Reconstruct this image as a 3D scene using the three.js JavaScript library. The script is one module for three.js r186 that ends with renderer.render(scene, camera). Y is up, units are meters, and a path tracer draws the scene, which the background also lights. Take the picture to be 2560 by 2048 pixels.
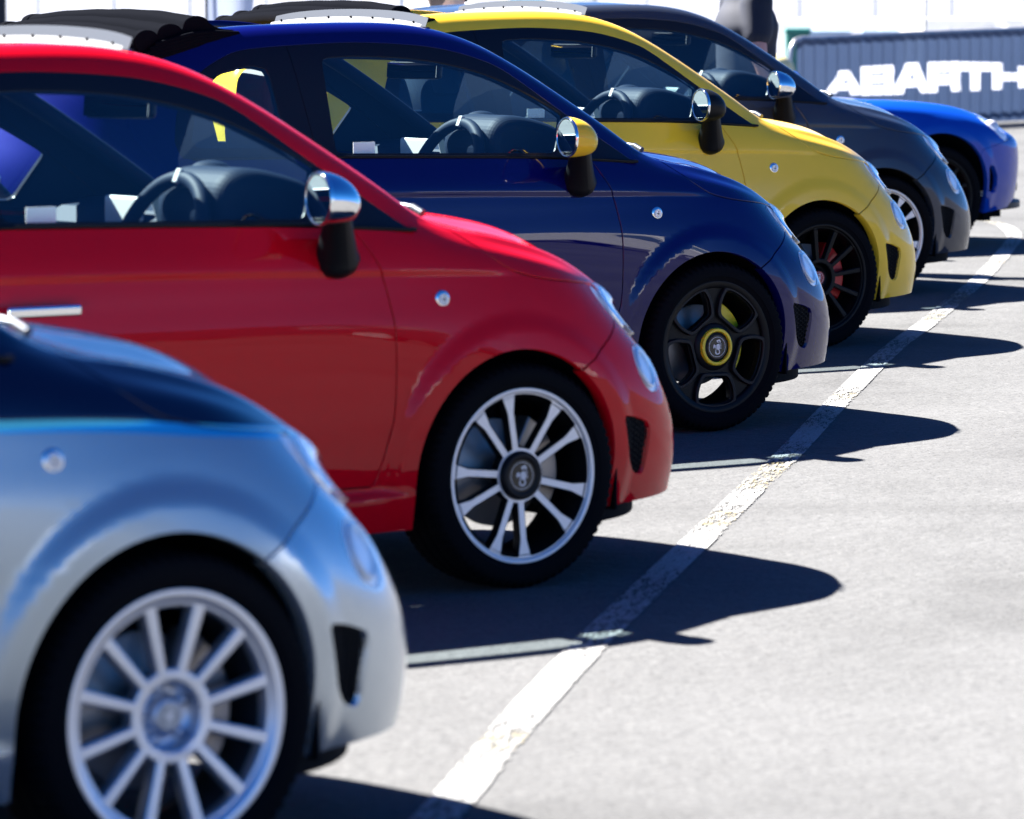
import * as THREE from 'three';
import { mergeGeometries } from 'three/addons/utils/BufferGeometryUtils.js';
import { MarchingCubes } from 'three/addons/objects/MarchingCubes.js';
import { RoundedBoxGeometry } from 'three/addons/geometries/RoundedBoxGeometry.js';

// ---------------------------------------------------------------- camera, sky, sun, exposure
const scene = new THREE.Scene();
const D2R = Math.PI / 180;
const camera = new THREE.PerspectiveCamera(9.3664, 1.25, 0.5, 2000);
camera.position.set(0, 1.6318, 0);
camera.rotation.order = 'YXZ';
camera.rotation.set(-5.0848 * D2R, 0, -0.254 * D2R);
camera.focus = 18.6;
camera.userData.fStop = 6.0;
scene.add(camera);

const renderer = new THREE.WebGLRenderer();
renderer.toneMapping = THREE.LinearToneMapping;
renderer.toneMappingExposure = 7.2;
renderer.shadowMap.enabled = true;

const SUN = new THREE.Vector3(-0.819, 1.0, -0.507).normalize();
{
  const w = 512, h = 256, d = new Float32Array(w * h * 4);
  const dir = new THREE.Vector3();
  for (let j = 0; j < h; j++) for (let i = 0; i < w; i++) {
    const el = ((j + 0.5) / h - 0.5) * Math.PI, az = ((i + 0.5) / w - 0.5) * 2 * Math.PI;
    dir.set(Math.cos(el) * Math.cos(az), Math.sin(el), Math.cos(el) * Math.sin(az));
    const e = Math.max(0, dir.y), t = Math.exp(-e / 0.27), h0 = Math.exp(-e / 0.075);
    const cs = Math.max(0, dir.dot(SUN)), g = 0.010 * Math.pow(cs, 5) + 0.25 * Math.pow(cs, 80);
    const toSun = Math.max(0, (dir.x * SUN.x + dir.z * SUN.z) / Math.hypot(SUN.x, SUN.z) / Math.max(0.05, Math.hypot(dir.x, dir.z)));
    const w0 = h0 * (0.055 + 0.26 * toSun * toSun);
    const k = (j * w + i) * 4;
    d[k] = 0.0005 + 0.010 * t + w0 + g; d[k + 1] = 0.0058 + 0.082 * t + w0 + g; d[k + 2] = 0.042 + 0.205 * t + w0 + g; d[k + 3] = 1;
  }
  const sky = new THREE.DataTexture(d, w, h, THREE.RGBAFormat, THREE.FloatType);
  sky.mapping = THREE.EquirectangularReflectionMapping;
  sky.magFilter = sky.minFilter = THREE.LinearFilter;
  sky.needsUpdate = true;
  scene.background = sky;
  scene.environment = sky;
}
const sun = new THREE.DirectionalLight(new THREE.Color(1, 0.965, 0.92), 4.8);
sun.position.copy(SUN).multiplyScalar(80).add(new THREE.Vector3(0, 0, -20));
sun.target.position.set(0, 0, -20);
sun.castShadow = true;
Object.assign(sun.shadow.camera, { left: -40, right: 40, top: 40, bottom: -40, near: 1, far: 220 });
sun.shadow.mapSize.set(4096, 4096);
scene.add(sun, sun.target);

// ---------------------------------------------------------------- small helpers
let seed = 7;
const rnd = () => { seed = (seed * 1664525 + 1013904223) >>> 0; return seed / 4294967296; };
const V3 = (x, y, z) => new THREE.Vector3(x, y, z);
const lerp = (a, b, t) => a + (b - a) * t;
const clamp = (x, a, b) => Math.min(b, Math.max(a, x));
const sstep = (a, b, x) => { const t = clamp((x - a) / (b - a), 0, 1); return t * t * (3 - 2 * t); };
const used = {};
function numbered(n) { const k = used[n] = (used[n] || 0) + 1; return k === 1 ? n : n + '_' + String(k - 1).padStart(3, '0'); }
function tag(o, label, category, group) { o.userData = { label, category }; if (group) o.userData.group = group; return o; }
function thing(name, label, category, pos = [0, 0, 0], turn = 0, group) {
  const o = new THREE.Group(); o.name = numbered(name); o.position.set(...pos); o.rotation.y = turn; scene.add(o);
  return tag(o, label, category, group);
}
function mesh(name, geo, mat, parent) {
  const m = new THREE.Mesh(geo, mat); m.name = name; m.castShadow = m.receiveShadow = true;
  if (parent) parent.add(m); return m;
}
function structure(name, geo, mat) { const m = mesh(name, geo, mat, scene); m.userData.kind = 'structure'; return m; }
function clean(g) { // same attributes everywhere so that pieces merge
  g = g.index ? g.toNonIndexed() : g;
  for (const k of Object.keys(g.attributes)) if (!['position', 'normal', 'uv'].includes(k)) g.deleteAttribute(k);
  if (!g.attributes.uv) g.setAttribute('uv', new THREE.BufferAttribute(new Float32Array(g.attributes.position.count * 2), 2));
  g.clearGroups(); return g;
}
const merge = a => mergeGeometries(a.map(clean));
const box = (x, y, z, w, h, d, r = 0) => (r ? new RoundedBoxGeometry(w, h, d, 2, r) : new THREE.BoxGeometry(w, h, d)).translate(x, y, z);
function tube(pts, r, seg = 24, rad = 8, closed = false) {
  return new THREE.TubeGeometry(new THREE.CatmullRomCurve3(pts.map(p => V3(...p)), closed), seg, r, rad, closed);
}
function cyl(a, b, r0, r1 = r0, seg = 16) {
  const A = V3(...a), B = V3(...b), g = new THREE.CylinderGeometry(r1, r0, A.distanceTo(B), seg);
  g.translate(0, A.distanceTo(B) / 2, 0);
  g.applyQuaternion(new THREE.Quaternion().setFromUnitVectors(V3(0, 1, 0), B.clone().sub(A).normalize()));
  return g.translate(...a);
}
function natSpline(tab) {
  const n = tab.length, x = tab.map(p => p[0]), y = tab.map(p => p[1]);
  const m = new Array(n).fill(0), u = new Array(n).fill(0);
  for (let i = 1; i < n - 1; i++) {
    const s = (x[i] - x[i - 1]) / (x[i + 1] - x[i - 1]), p = s * m[i - 1] + 2;
    m[i] = (s - 1) / p;
    u[i] = (6 * ((y[i + 1] - y[i]) / (x[i + 1] - x[i]) - (y[i] - y[i - 1]) / (x[i] - x[i - 1])) / (x[i + 1] - x[i - 1]) - s * u[i - 1]) / p;
  }
  for (let i = n - 2; i >= 0; i--) m[i] = m[i] * m[i + 1] + u[i];
  return t => {
    if (t <= x[0]) return y[0] + (t - x[0]) * ((y[1] - y[0]) / (x[1] - x[0]) - (x[1] - x[0]) * (2 * m[0] + m[1]) / 6);
    if (t >= x[n - 1]) return y[n - 1] + (t - x[n - 1]) * ((y[n - 1] - y[n - 2]) / (x[n - 1] - x[n - 2]) + (x[n - 1] - x[n - 2]) * (m[n - 2] + 2 * m[n - 1]) / 6);
    let lo = 0, hi = n - 1;
    while (hi - lo > 1) { const k = (hi + lo) >> 1; if (x[k] > t) hi = k; else lo = k; }
    const h = x[hi] - x[lo], a = (x[hi] - t) / h, b = 1 - a;
    return a * y[lo] + b * y[hi] + ((a * a * a - a) * m[lo] + (b * b * b - b) * m[hi]) * h * h / 6;
  };
}
function polyDist(poly) { // signed distance to a closed polygon, negative inside
  return (x, y) => {
    let d = 1e9, s = false;
    for (let i = 0, j = poly.length - 1; i < poly.length; j = i++) {
      const [ax, ay] = poly[i], [bx, by] = poly[j], ex = bx - ax, ey = by - ay, wx = x - ax, wy = y - ay;
      const t = clamp((wx * ex + wy * ey) / (ex * ex + ey * ey), 0, 1), qx = wx - ex * t, qy = wy - ey * t;
      d = Math.min(d, qx * qx + qy * qy);
      if ((ay > y) !== (by > y) && x < (bx - ax) * (y - ay) / (by - ay) + ax) s = !s;
    }
    return (s ? -1 : 1) * Math.sqrt(d);
  };
}
function roundPoly(pts, r = 0.03, n = 6) { // round the corners of a polygon; a third value in a point sets its own radius
  const out = [], N = pts.length;
  for (let i = 0; i < N; i++) {
    const p = pts[i], a = pts[(i + N - 1) % N], b = pts[(i + 1) % N];
    const la = Math.hypot(a[0] - p[0], a[1] - p[1]), lb = Math.hypot(b[0] - p[0], b[1] - p[1]);
    const q = Math.min(p[2] ?? r, la * 0.49, lb * 0.49);
    const A = [p[0] + (a[0] - p[0]) / la * q, p[1] + (a[1] - p[1]) / la * q], B = [p[0] + (b[0] - p[0]) / lb * q, p[1] + (b[1] - p[1]) / lb * q];
    for (let k = 0; k <= n; k++) { const t = k / n, u = 1 - t; out.push([u * u * A[0] + 2 * u * t * p[0] + t * t * B[0], u * u * A[1] + 2 * u * t * p[1] + t * t * B[1]]); }
  }
  return out;
}
function curvePts(pts, n = 40) { return new THREE.SplineCurve(pts.map(p => new THREE.Vector2(...p))).getPoints(n).map(p => [p.x, p.y]); }
// smooth value noise, tiling with period
function noiseGrid(n, sd) { let s = sd >>> 0; const r = () => { s = (s * 1664525 + 1013904223) >>> 0; return s / 4294967296; }; const a = new Float32Array(n * n); for (let i = 0; i < n * n; i++) a[i] = r(); return a; }
function tiled(a, n, x, y) {
  const xi = Math.floor(x), yi = Math.floor(y), fx = x - xi, fy = y - yi, u = fx * fx * (3 - 2 * fx), v = fy * fy * (3 - 2 * fy);
  const g = (i, j) => a[((j % n + n) % n) * n + (i % n + n) % n];
  return lerp(lerp(g(xi, yi), g(xi + 1, yi), u), lerp(g(xi, yi + 1), g(xi + 1, yi + 1), u), v);
}
function dataTex(n, fn, srgb = true) {
  const d = new Uint8Array(n * n * 4);
  for (let j = 0; j < n; j++) for (let i = 0; i < n; i++) { const c = fn(i, j), k = (j * n + i) * 4; d[k] = clamp(c[0], 0, 255); d[k + 1] = clamp(c[1], 0, 255); d[k + 2] = clamp(c[2], 0, 255); d[k + 3] = c[3] ?? 255; }
  const t = new THREE.DataTexture(d, n, n); t.wrapS = t.wrapT = THREE.RepeatWrapping; t.magFilter = THREE.LinearFilter; t.minFilter = THREE.LinearMipmapLinearFilter;
  t.generateMipmaps = true; if (srgb) t.colorSpace = THREE.SRGBColorSpace; t.needsUpdate = true; return t;
}

// ---------------------------------------------------------------- materials
const std = (c, roughness = 0.6, metalness = 0, more = {}) => new (more.specularIntensity === undefined ? THREE.MeshStandardMaterial : THREE.MeshPhysicalMaterial)({ color: new THREE.Color(...(Array.isArray(c) ? c : [c, c, c])), roughness, metalness, side: THREE.DoubleSide, ...more });
const paint = (c, metalness = 0.0, roughness = 0.45, more = {}) => new THREE.MeshPhysicalMaterial({ color: new THREE.Color(...c), metalness, roughness, specularIntensity: 0, clearcoat: 0.75, clearcoatRoughness: 0.02, side: THREE.DoubleSide, ...more });
const M = {
  glass: new THREE.MeshPhysicalMaterial({ color: new THREE.Color(0.76, 0.87, 0.89), roughness: 0.0, transmission: 1, thickness: 0, ior: 1.7, side: THREE.DoubleSide }),
  lens: new THREE.MeshPhysicalMaterial({ color: new THREE.Color(0.97, 0.98, 1), roughness: 0.03, transmission: 1, thickness: 0, ior: 1.5, side: THREE.DoubleSide }),
  trim: std([0.006, 0.008, 0.014], 0.3, 0, { specularIntensity: 0.5 }),
  plastic: std([0.005, 0.0055, 0.007], 0.45, 0, { specularIntensity: 0.35 }),
  dark: std([0.004, 0.005, 0.007], 0.9, 0, { specularIntensity: 0.25 }),
  rubber: std([0.0035, 0.004, 0.0055], 0.8, 0, { specularIntensity: 0.12 }),
  interior: std([0.006, 0.014, 0.032], 0.6, 0, { specularIntensity: 0.25 }),
  seat: std([0.009, 0.014, 0.028], 0.75, 0, { specularIntensity: 0.25 }),
  headrest: std([0.06, 0.07, 0.08], 0.8),
  pale: std([0.62, 0.62, 0.60], 0.35),
  chrome: std([0.86, 0.87, 0.88], 0.06, 1),
  satin: std([0.70, 0.69, 0.70], 0.42, 0.45),
  silver: std([0.58, 0.61, 0.68], 0.35, 0.8),
  mirror: std([0.9, 0.92, 0.93], 0.01, 1),
  brake: std([0.28, 0.26, 0.25], 0.4, 0.8),
  white: std([0.8, 0.8, 0.8], 0.5),
  matteBlack: std([0.004, 0.0045, 0.0055], 0.4, 0, { specularIntensity: 0.3 }),
  red: std([0.65, 0.012, 0.012], 0.35),
  yellow: std([0.90, 0.64, 0.02], 0.35),
  seam: std([0.004, 0.004, 0.005], 0.9),
  bowl: std([0.90, 0.91, 0.93], 0.25, 0.1),
  screen: std([0.12, 0.17, 0.22], 0.12),
  strip: std([0.115, 0.115, 0.12], 0.7),
  barrel: std([0.10, 0.11, 0.13], 0.35, 0.8),
  ribGrey: std([0.010, 0.0105, 0.012], 0.45, 0, { specularIntensity: 0.4 }),
};
{ // soft-top cloth: fine weave in the bump
  const w = dataTex(64, (i, j) => { const v = 128 + 70 * Math.sin(i * Math.PI / 4) * Math.sin(j * Math.PI / 4) + 30 * (rnd() - 0.5); return [v, v, v]; }, false);
  w.repeat.set(60, 60);
  M.cloth = std([0.0055, 0.006, 0.008], 1.0, 0, { specularIntensity: 0.0, bumpMap: w, bumpScale: 0.0006 });
  M.clothGrey = std([0.045, 0.047, 0.055], 0.85, 0, { bumpMap: w, bumpScale: 0.0006 });
}

// ---------------------------------------------------------------- lofted car bodies
// a body side is a net of long lines (rear to nose); splines run along and across them; x forward, y up, z to the side
function makeLoft(lines, o) {
  const J = lines.length, { xf, xr, SF, SR, nF, nR, disp } = o;
  const L = lines.map(l => ({ y: typeof l.y === 'function' ? l.y : natSpline(l.y), z: typeof l.z === 'function' ? l.z : natSpline(l.z), F: l.F, R: l.R, n: l.n }));
  function pt(j, s, out) {
    const l = L[j];
    if (s > xf || s < xr) {
      const f = s > xf, x0 = f ? xf : xr, tip = f ? l.F : l.R, n = f ? l.n || nF : nR;
      const ph = clamp((s - x0) / ((f ? SF : SR) - x0), 0, 1) * Math.PI / 2, sn = Math.sin(ph);
      const x = x0 + (tip[0] - x0) * sn;
      out[0] = x; out[1] = lerp(l.y(x), tip[1], sn * sn * sn);
      out[2] = l.z(x) * Math.pow(Math.max(0, 1 - Math.pow(sn, n)), 1 / n);
    } else { out[0] = s; out[1] = l.y(s); out[2] = l.z(s); }
    return out;
  }
  const cache = new Map();
  function section(s) {
    const k = Math.round(s * 1e6); let c = cache.get(k); if (c) return c;
    const p = []; for (let j = 0; j < J; j++) p.push(pt(j, s, [0, 0, 0]));
    c = [0, 1, 2].map(a => natSpline(p.map((q, j) => [j, q[a]])));
    if (cache.size > 4000) cache.clear();
    cache.set(k, c); return c;
  }
  function S(s, v) {
    const c = section(s), p = [c[0](v), c[1](v), c[2](v)];
    if (v >= J - 1 - 1e-6 || s >= SF - 1e-6 || s <= SR + 1e-6) p[2] = 0;
    else if (disp) p[2] += disp(p[0], p[1], p[2]) * clamp(p[2] / 0.2, 0, 1);
    return p;
  }
  function normal(s, v) {
    const e = 1.5e-3, s0 = Math.max(SR, s - e), s1 = Math.min(SF, s + e), v0 = Math.max(0, v - e * 4), v1 = Math.min(J - 1, v + e * 4);
    const a = S(s0, v), b = S(s1, v), c = S(s, v0), d = S(s, v1);
    const n = V3(b[0] - a[0], b[1] - a[1], b[2] - a[2]).cross(V3(d[0] - c[0], d[1] - c[1], d[2] - c[2]));
    if (n.lengthSq() < 1e-16) return V3(s > 0 ? 1 : -1, 0.2, 0).normalize();
    if (v >= J - 1 - 1e-6) n.z = 0;
    return n.normalize();
  }
  function grid(ss, vs) {
    const P = { s: [], v: [], p: [] }, idx = [];
    for (const s of ss) for (const v of vs) { P.s.push(s); P.v.push(v); P.p.push(S(s, v)); }
    const n = vs.length;
    for (let i = 0; i < ss.length - 1; i++) for (let j = 0; j < n - 1; j++) {
      const a = i * n + j, b = a + 1, c = a + n, d = c + 1;
      idx.push(a, c, b, b, c, d);
    }
    return { P, idx };
  }
  // keep the part of a patch where f < lim
  function clip({ P, idx }, f, lim = 0) {
    const val = new Map(), ev = k => { let q = val.get(k); if (q === undefined) { q = f(P.p[k], P.s[k], P.v[k]) - lim; if (Math.abs(q) < 1e-7) q = 1e-7; val.set(k, q); } return q; };
    const cut = new Map(), out = [];
    function edge(a, b) {
      if (a > b) { const t = a; a = b; b = t; }
      const key = a * 4194304 + b; let r = cut.get(key); if (r !== undefined) return r;
      let t0 = 0, t1 = 1, f0 = ev(a), f1 = ev(b), t = 0.5, s, v, p;
      for (let it = 0; it < 6; it++) {
        t = it % 3 === 2 ? (t0 + t1) / 2 : lerp(t0, t1, f0 / (f0 - f1));
        s = lerp(P.s[a], P.s[b], t); v = lerp(P.v[a], P.v[b], t); p = S(s, v);
        const q = f(p, s, v) - lim; if (Math.abs(q) < 2e-5) break;
        if ((q < 0) === (f0 < 0)) { t0 = t; f0 = q; } else { t1 = t; f1 = q; }
      }
      P.s.push(s); P.v.push(v); P.p.push(p); r = P.p.length - 1; val.set(r, 1e-7); cut.set(key, r); return r;
    }
    for (let i = 0; i < idx.length; i += 3) {
      const t = [idx[i], idx[i + 1], idx[i + 2]], q = t.map(k => ev(k) < 0), n = q[0] + q[1] + q[2];
      if (n === 3) out.push(...t);
      else if (n === 1) { const k = q.indexOf(true), a = t[k], b = t[(k + 1) % 3], c = t[(k + 2) % 3]; out.push(a, edge(a, b), edge(a, c)); }
      else if (n === 2) { const k = q.indexOf(false), a = t[k], b = t[(k + 1) % 3], c = t[(k + 2) % 3], e = edge(a, b), g = edge(a, c); out.push(e, b, c, e, c, g); }
    }
    return { P, idx: out };
  }
  // side: 1 right, -1 left, 0 both; offset along the normal; flange: turned-in edge
  function build({ P, idx }, { side = 1, offset = 0, flange = 0.012 } = {}) {
    const map = new Map(), pos = [], nor = [], uv = [], ind = [];
    const vert = k => { let m = map.get(k); if (m === undefined) { const n = normal(P.s[k], P.v[k]), p = P.p[k]; m = pos.length / 3; pos.push(p[0] + n.x * offset, p[1] + n.y * offset, p[2] + n.z * offset); nor.push(n.x, n.y, n.z); uv.push(p[0], p[1]); map.set(k, m); } return m; };
    const edges = new Map();
    for (let i = 0; i < idx.length; i += 3) {
      const a = vert(idx[i]), b = vert(idx[i + 1]), c = vert(idx[i + 2]);
      if (a === b || b === c || a === c) continue;
      ind.push(a, b, c);
      if (flange) for (const [u, w] of [[a, b], [b, c], [c, a]]) { const r = w * 4194304 + u; if (edges.has(r)) edges.delete(r); else edges.set(u * 4194304 + w, [u, w]); }
    }
    if (flange) for (const [u, w] of edges.values()) {
      if (pos[u * 3 + 2] < 1e-4 && pos[w * 3 + 2] < 1e-4) continue;
      const P0 = V3(pos[u * 3], pos[u * 3 + 1], pos[u * 3 + 2]), P1 = V3(pos[w * 3], pos[w * 3 + 1], pos[w * 3 + 2]);
      const N0 = V3(nor[u * 3], nor[u * 3 + 1], nor[u * 3 + 2]), N1 = V3(nor[w * 3], nor[w * 3 + 1], nor[w * 3 + 2]);
      const out = P1.clone().sub(P0).cross(N0).normalize(), base = pos.length / 3;
      if (!(out.lengthSq() > 0.5)) continue;
      // a small rounded edge, then the wall
      for (const [Q, N] of [[P0, N0], [P1, N1]]) {
        for (const [d, nn] of [[0, N], [0.0012, N.clone().add(out).normalize()], [flange, out]]) {
          const q = Q.clone().addScaledVector(N, -d).addScaledVector(out, d ? 0.0008 : 0); pos.push(q.x, q.y, q.z); nor.push(nn.x, nn.y, nn.z); uv.push(q.x, q.y);
        }
      }
      for (let k = 0; k < 2; k++) ind.push(base + k, base + k + 1, base + 3 + k, base + k + 1, base + 4 + k, base + 3 + k);
    }
    const make = sg => {
      const g = new THREE.BufferGeometry(), p = Float32Array.from(pos), n = Float32Array.from(nor); let q = ind;
      if (sg < 0) { for (let i = 2; i < p.length; i += 3) { p[i] *= -1; n[i] *= -1; } q = []; for (let i = 0; i < ind.length; i += 3) q.push(ind[i], ind[i + 2], ind[i + 1]); }
      g.setAttribute('position', new THREE.BufferAttribute(p, 3)); g.setAttribute('normal', new THREE.BufferAttribute(n, 3)); g.setAttribute('uv', new THREE.BufferAttribute(Float32Array.from(uv), 2));
      g.setIndex(q); return g;
    };
    return side === 0 ? mergeGeometries([make(1), make(-1)]) : make(side);
  }
  return { S, normal, grid, clip, build, J, SF, SR };
}
const neg = f => (p, s, v) => -f(p, s, v);
function steps(list) { const o = []; for (let i = 0; i < list.length - 1; i += 2) { const a = list[i], n = list[i + 1], b = list[i + 2]; for (let k = 0; k < n; k++) o.push(lerp(a, b, k / n)); } o.push(list[list.length - 1]); return o; }

// ---- the small hatchback
const WHEEL_Y = 0.298, ARCH = [-0.012, 0.31, 0.324], WB = 2.30;
const hatch = (() => {
  const y6 = natSpline([[-2.9, 0.95], [-2.6, 1.12], [-2.35, 1.26], [-2.1, 1.365], [-1.9, 1.402], [-1.6, 1.418], [-1.355, 1.42], [-1.07, 1.403], [-0.88, 1.356], [-0.65, 1.246], [-0.44, 1.121], [-0.33, 1.052], [-0.224, 0.985], [-0.14, 0.953], [0, 0.928], [0.15, 0.895], [0.3, 0.85], [0.5, 0.77], [0.8, 0.70]]);
  const z6 = natSpline([[-2.9, 0.45], [-2.6, 0.5], [-2.3, 0.55], [-1.9, 0.578], [-1.4, 0.588], [-1.0, 0.592], [-0.65, 0.61], [-0.33, 0.635], [-0.14, 0.63], [0, 0.605], [0.15, 0.575], [0.3, 0.545], [0.5, 0.52]]);
  const y4 = natSpline([[-2.9, 1.0], [-2.3, 1.02], [-1.5, 1.006], [-0.9, 0.99], [-0.63, 0.981], [-0.325, 0.954], [-0.1, 0.915], [0.1, 0.872], [0.3, 0.815], [0.5, 0.745], [0.8, 0.68]]);
  const z4 = natSpline([[-2.9, 0.70], [-2.3, 0.73], [-1.5, 0.752], [-0.63, 0.748], [-0.325, 0.735], [-0.1, 0.705], [0.1, 0.68], [0.3, 0.655], [0.5, 0.64]]);
  const add = k => natSpline([[-2.9, [0.03, 0.05, 0.055][k]], [-2.1, [0.016, 0.029, 0.033][k]], [-1.1, [0.016, 0.030, 0.034][k]], [-0.65, [0.03, 0.05, 0.056][k]], [-0.33, [0.040, 0.068, 0.077][k]], [-0.224, [0.036, 0.066, 0.075][k]], [-0.14, [0.022, 0.040, 0.046][k]], [0, [0.026, 0.043, 0.049][k]], [0.3, [0.05, 0.072, 0.078][k]], [0.5, [0.065, 0.09, 0.098][k]]]);
  const top = (k, zf, F, R) => { const a = add(k); return { y: x => y6(x) + a(x), z: x => z6(x) * zf, F, R }; };
  const lines = [
    { y: [[-2.9, 0.26], [-2.3, 0.21], [-1.7, 0.172], [-0.6, 0.176], [-0.1, 0.18], [0.3, 0.192], [0.6, 0.2], [0.8, 0.205]], z: [[-2.9, 0.74], [-1.7, 0.755], [-0.6, 0.755], [0.1, 0.745], [0.8, 0.71]], F: [0.778, 0.205], R: [-2.8, 0.25], n: 3.1 },
    { y: [[-2.9, 0.36], [-1, 0.36], [0.1, 0.36], [0.8, 0.36]], z: [[-2.9, 0.77], [-1.7, 0.785], [-0.6, 0.785], [0.1, 0.782], [0.8, 0.77]], n: 2.9, F: [0.782, 0.36], R: [-2.88, 0.36] },
    { y: [[-2.9, 0.60], [-1, 0.60], [0.1, 0.59], [0.8, 0.55]], z: [[-2.9, 0.79], [-1.7, 0.806], [-0.6, 0.806], [0.1, 0.80], [0.8, 0.78]], n: 2.55, F: [0.725, 0.51], R: [-2.86, 0.58] },
    { y: [[-2.9, 0.84], [-2.3, 0.86], [-1.7, 0.868], [-1.0, 0.861], [-0.5, 0.846], [-0.07, 0.829], [0.1, 0.810], [0.3, 0.755], [0.5, 0.69], [0.8, 0.62]], z: [[-2.9, 0.77], [-2.3, 0.79], [-1.0, 0.796], [-0.5, 0.791], [-0.1, 0.768], [0.1, 0.745], [0.3, 0.725], [0.5, 0.71], [0.8, 0.69]], n: 2.35, F: [0.645, 0.655], R: [-2.8, 0.84] },
    { y: y4, z: z4, F: [0.645, 0.715], R: [-2.72, 1.0] },
    { y: x => (y4(x) + y6(x)) / 2 + 0.008 * sstep(-0.35, 0, x), z: x => (z4(x) + z6(x)) / 2 + lerp(0.017, 0.010, sstep(-0.7, -0.3, x)), F: [0.62, 0.745], R: [-2.62, 1.16] },
    { y: y6, z: z6, F: [0.60, 0.765], R: [-2.5, 1.30] },
    top(0, 0.72, [0.565, 0.79], [-2.46, 1.34]), top(1, 0.38, [0.552, 0.806], [-2.44, 1.36]), top(2, 0, [0.548, 0.812], [-2.43, 1.365]),
  ];
  const crease = natSpline([[-2.4, 0.868], [-1.7, 0.872], [-1.0, 0.862], [-0.5, 0.848], [-0.07, 0.832], [0.1, 0.82]]);
  const disp = (x, y) => {
    const r = Math.hypot(x - ARCH[0], y - ARCH[1]), r2 = Math.hypot(x - ARCH[0] + WB, y - ARCH[1]);
    let d = 0.015 * (1 - sstep(0.365, 0.425, r)) + 0.015 * (1 - sstep(0.365, 0.425, r2));
    if (x < 0.25) d += 0.0035 * Math.tanh((y - crease(x)) / 0.006) * sstep(-2.5, -2.3, x) * (1 - sstep(-0.1, 0.1, x)) * (y > 0.7 ? sstep(0.70, 0.80, y) : 0) * (1 - sstep(0.87, 0.95, y));
    d += 0.020 * (1 - sstep(0.262, 0.285, y)) * sstep(-0.30, -0.52, x) * sstep(-1.98, -1.80, x);
    return d;
  };
  const L = makeLoft(lines, { xf: 0.1, xr: -2.25, SF: 0.85, SR: -2.95, nF: 2.5, nR: 2.6, disp });
  const ss = steps([-2.95, 14, -2.25, 26, -1.2, 20, -0.5, 34, -0.08, 14, 0.1, 70, 0.85]);
  const vs = steps([0, 10, 1, 9, 2, 12, 2.7, 12, 3.3, 8, 4, 8, 5, 9, 6, 6, 7, 4, 8, 3, 9]);
  let B = L.grid(ss, vs);
  const arch = (p, dx) => { const x = p[0] - ARCH[0] - dx, y = p[1] - ARCH[1]; return (y > 0 ? Math.hypot(x, y) : Math.abs(x)) - ARCH[2]; };
  B = L.clip(B, p => -arch(p, 0)); B = L.clip(B, p => -arch(p, -WB));
  const take = (f, gap = 0.0032) => { const a = L.clip(B, f, -gap); B = L.clip(B, neg(f), -gap); return a; };
  const gaps = []; const seam = f => { gaps.push(L.clip(L.clip(B, f, 0.0036), neg(f), 0.0036)); };
  const R = { L };
  // glazed side area
  const soft = (a, n) => curvePts(a, n).map(p => [...p, 0.001]);
  const dlo = roundPoly([[-0.296, 0.946, 0.012], ...soft([[-0.318, 0.958], [-0.407, 1.019], [-0.502, 1.082], [-0.597, 1.144], [-0.689, 1.208], [-0.78, 1.268], [-0.852, 1.302], [-0.994, 1.341], [-1.136, 1.362], [-1.371, 1.375], [-1.604, 1.369], [-1.787, 1.358], [-1.881, 1.337], [-2.0, 1.275], [-2.09, 1.175], [-2.13, 1.06]], 60), [-2.12, 1.006, 0.03], ...soft([[-1.5, 0.995], [-0.9, 0.980], [-0.63, 0.969]], 6)], 0.01);
  const dloD = polyDist(dlo), dloF = p => Math.max(dloD(p[0], p[1]), 0.5 - p[2]);
  seam(dloF);
  let T = take(dloF, 0.0015);
  const door = roundPoly([[-1.525, 1.327, 0.03], ...soft([[-1.402, 1.331], [-1.201, 1.322], [-1.024, 1.298], [-0.865, 1.258], [-0.74, 1.207], [-0.648, 1.162]], 24), [-0.572, 1.122, 0.02], [-0.645, 0.990, 0.02], [-1.0, 0.998, 0.001], [-1.53, 1.010, 0.02]], 0.02);
  const quart = roundPoly([[-1.735, 1.292, 0.03], [-1.80, 1.307, 0.05], ...soft([[-1.895, 1.288], [-1.95, 1.256], [-2.03, 1.17]], 8), [-2.075, 1.04, 0.03], [-1.70, 1.03, 0.03], [-1.722, 1.16, 0.001]], 0.03);
  const doorD = polyDist(door), quartD = polyDist(quart);
  const cutT = f => { const a = L.clip(T, f, 0); T = L.clip(T, neg(f), 0); return a; };
  R.doorGlass = cutT(p => doorD(p[0], p[1])); R.quarterGlass = cutT(p => quartD(p[0], p[1]));
  const pillar = p => p[0] - (-1.612 - (p[1] - 1.09) * 0.12);                    // the joint in the middle pillar
  gaps.push(L.clip(L.clip(T, pillar, 0.002), neg(pillar), 0.002));
  R.doorFrame = L.clip(T, neg(pillar), -0.002); R.quarterFrame = L.clip(T, pillar, -0.002);
  // windscreen, cowl, roof opening
  const ws = (p, s, v) => Math.max((6.28 - v) * 0.2, p[0] + 0.135 + 0.22 * p[2] * p[2], -0.955 - p[0] - 0.10 * p[2] * p[2]);
  R.windscreen = take(ws, 0.001);
  const cowl = (p, s, v) => Math.max((6.02 - v) * 0.2, Math.abs(p[0] + 0.118 + 0.22 * p[2] * p[2]) - 0.022);
  R.cowl = take(cowl, 0.001);
  const roof = (p, s, v) => Math.max((6.5 - v) * 0.2, p[0] + 1.01, -1.74 - p[0]);
  R.roofPanel = take(roof, 0.001);
  // bonnet
  const bs = natSpline([[-0.32, 1.09], [-0.185, 0.969], [-0.13, 0.924], [-0.065, 0.876], [-0.02, 0.845], [0.044, 0.822], [0.154, 0.803], [0.317, 0.783], [0.40, 0.768], [0.5, 0.748], [0.8, 0.70]]);
  const bonnet = p => Math.max(bs(p[0]) - p[1], -0.30 - p[0]);
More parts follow.
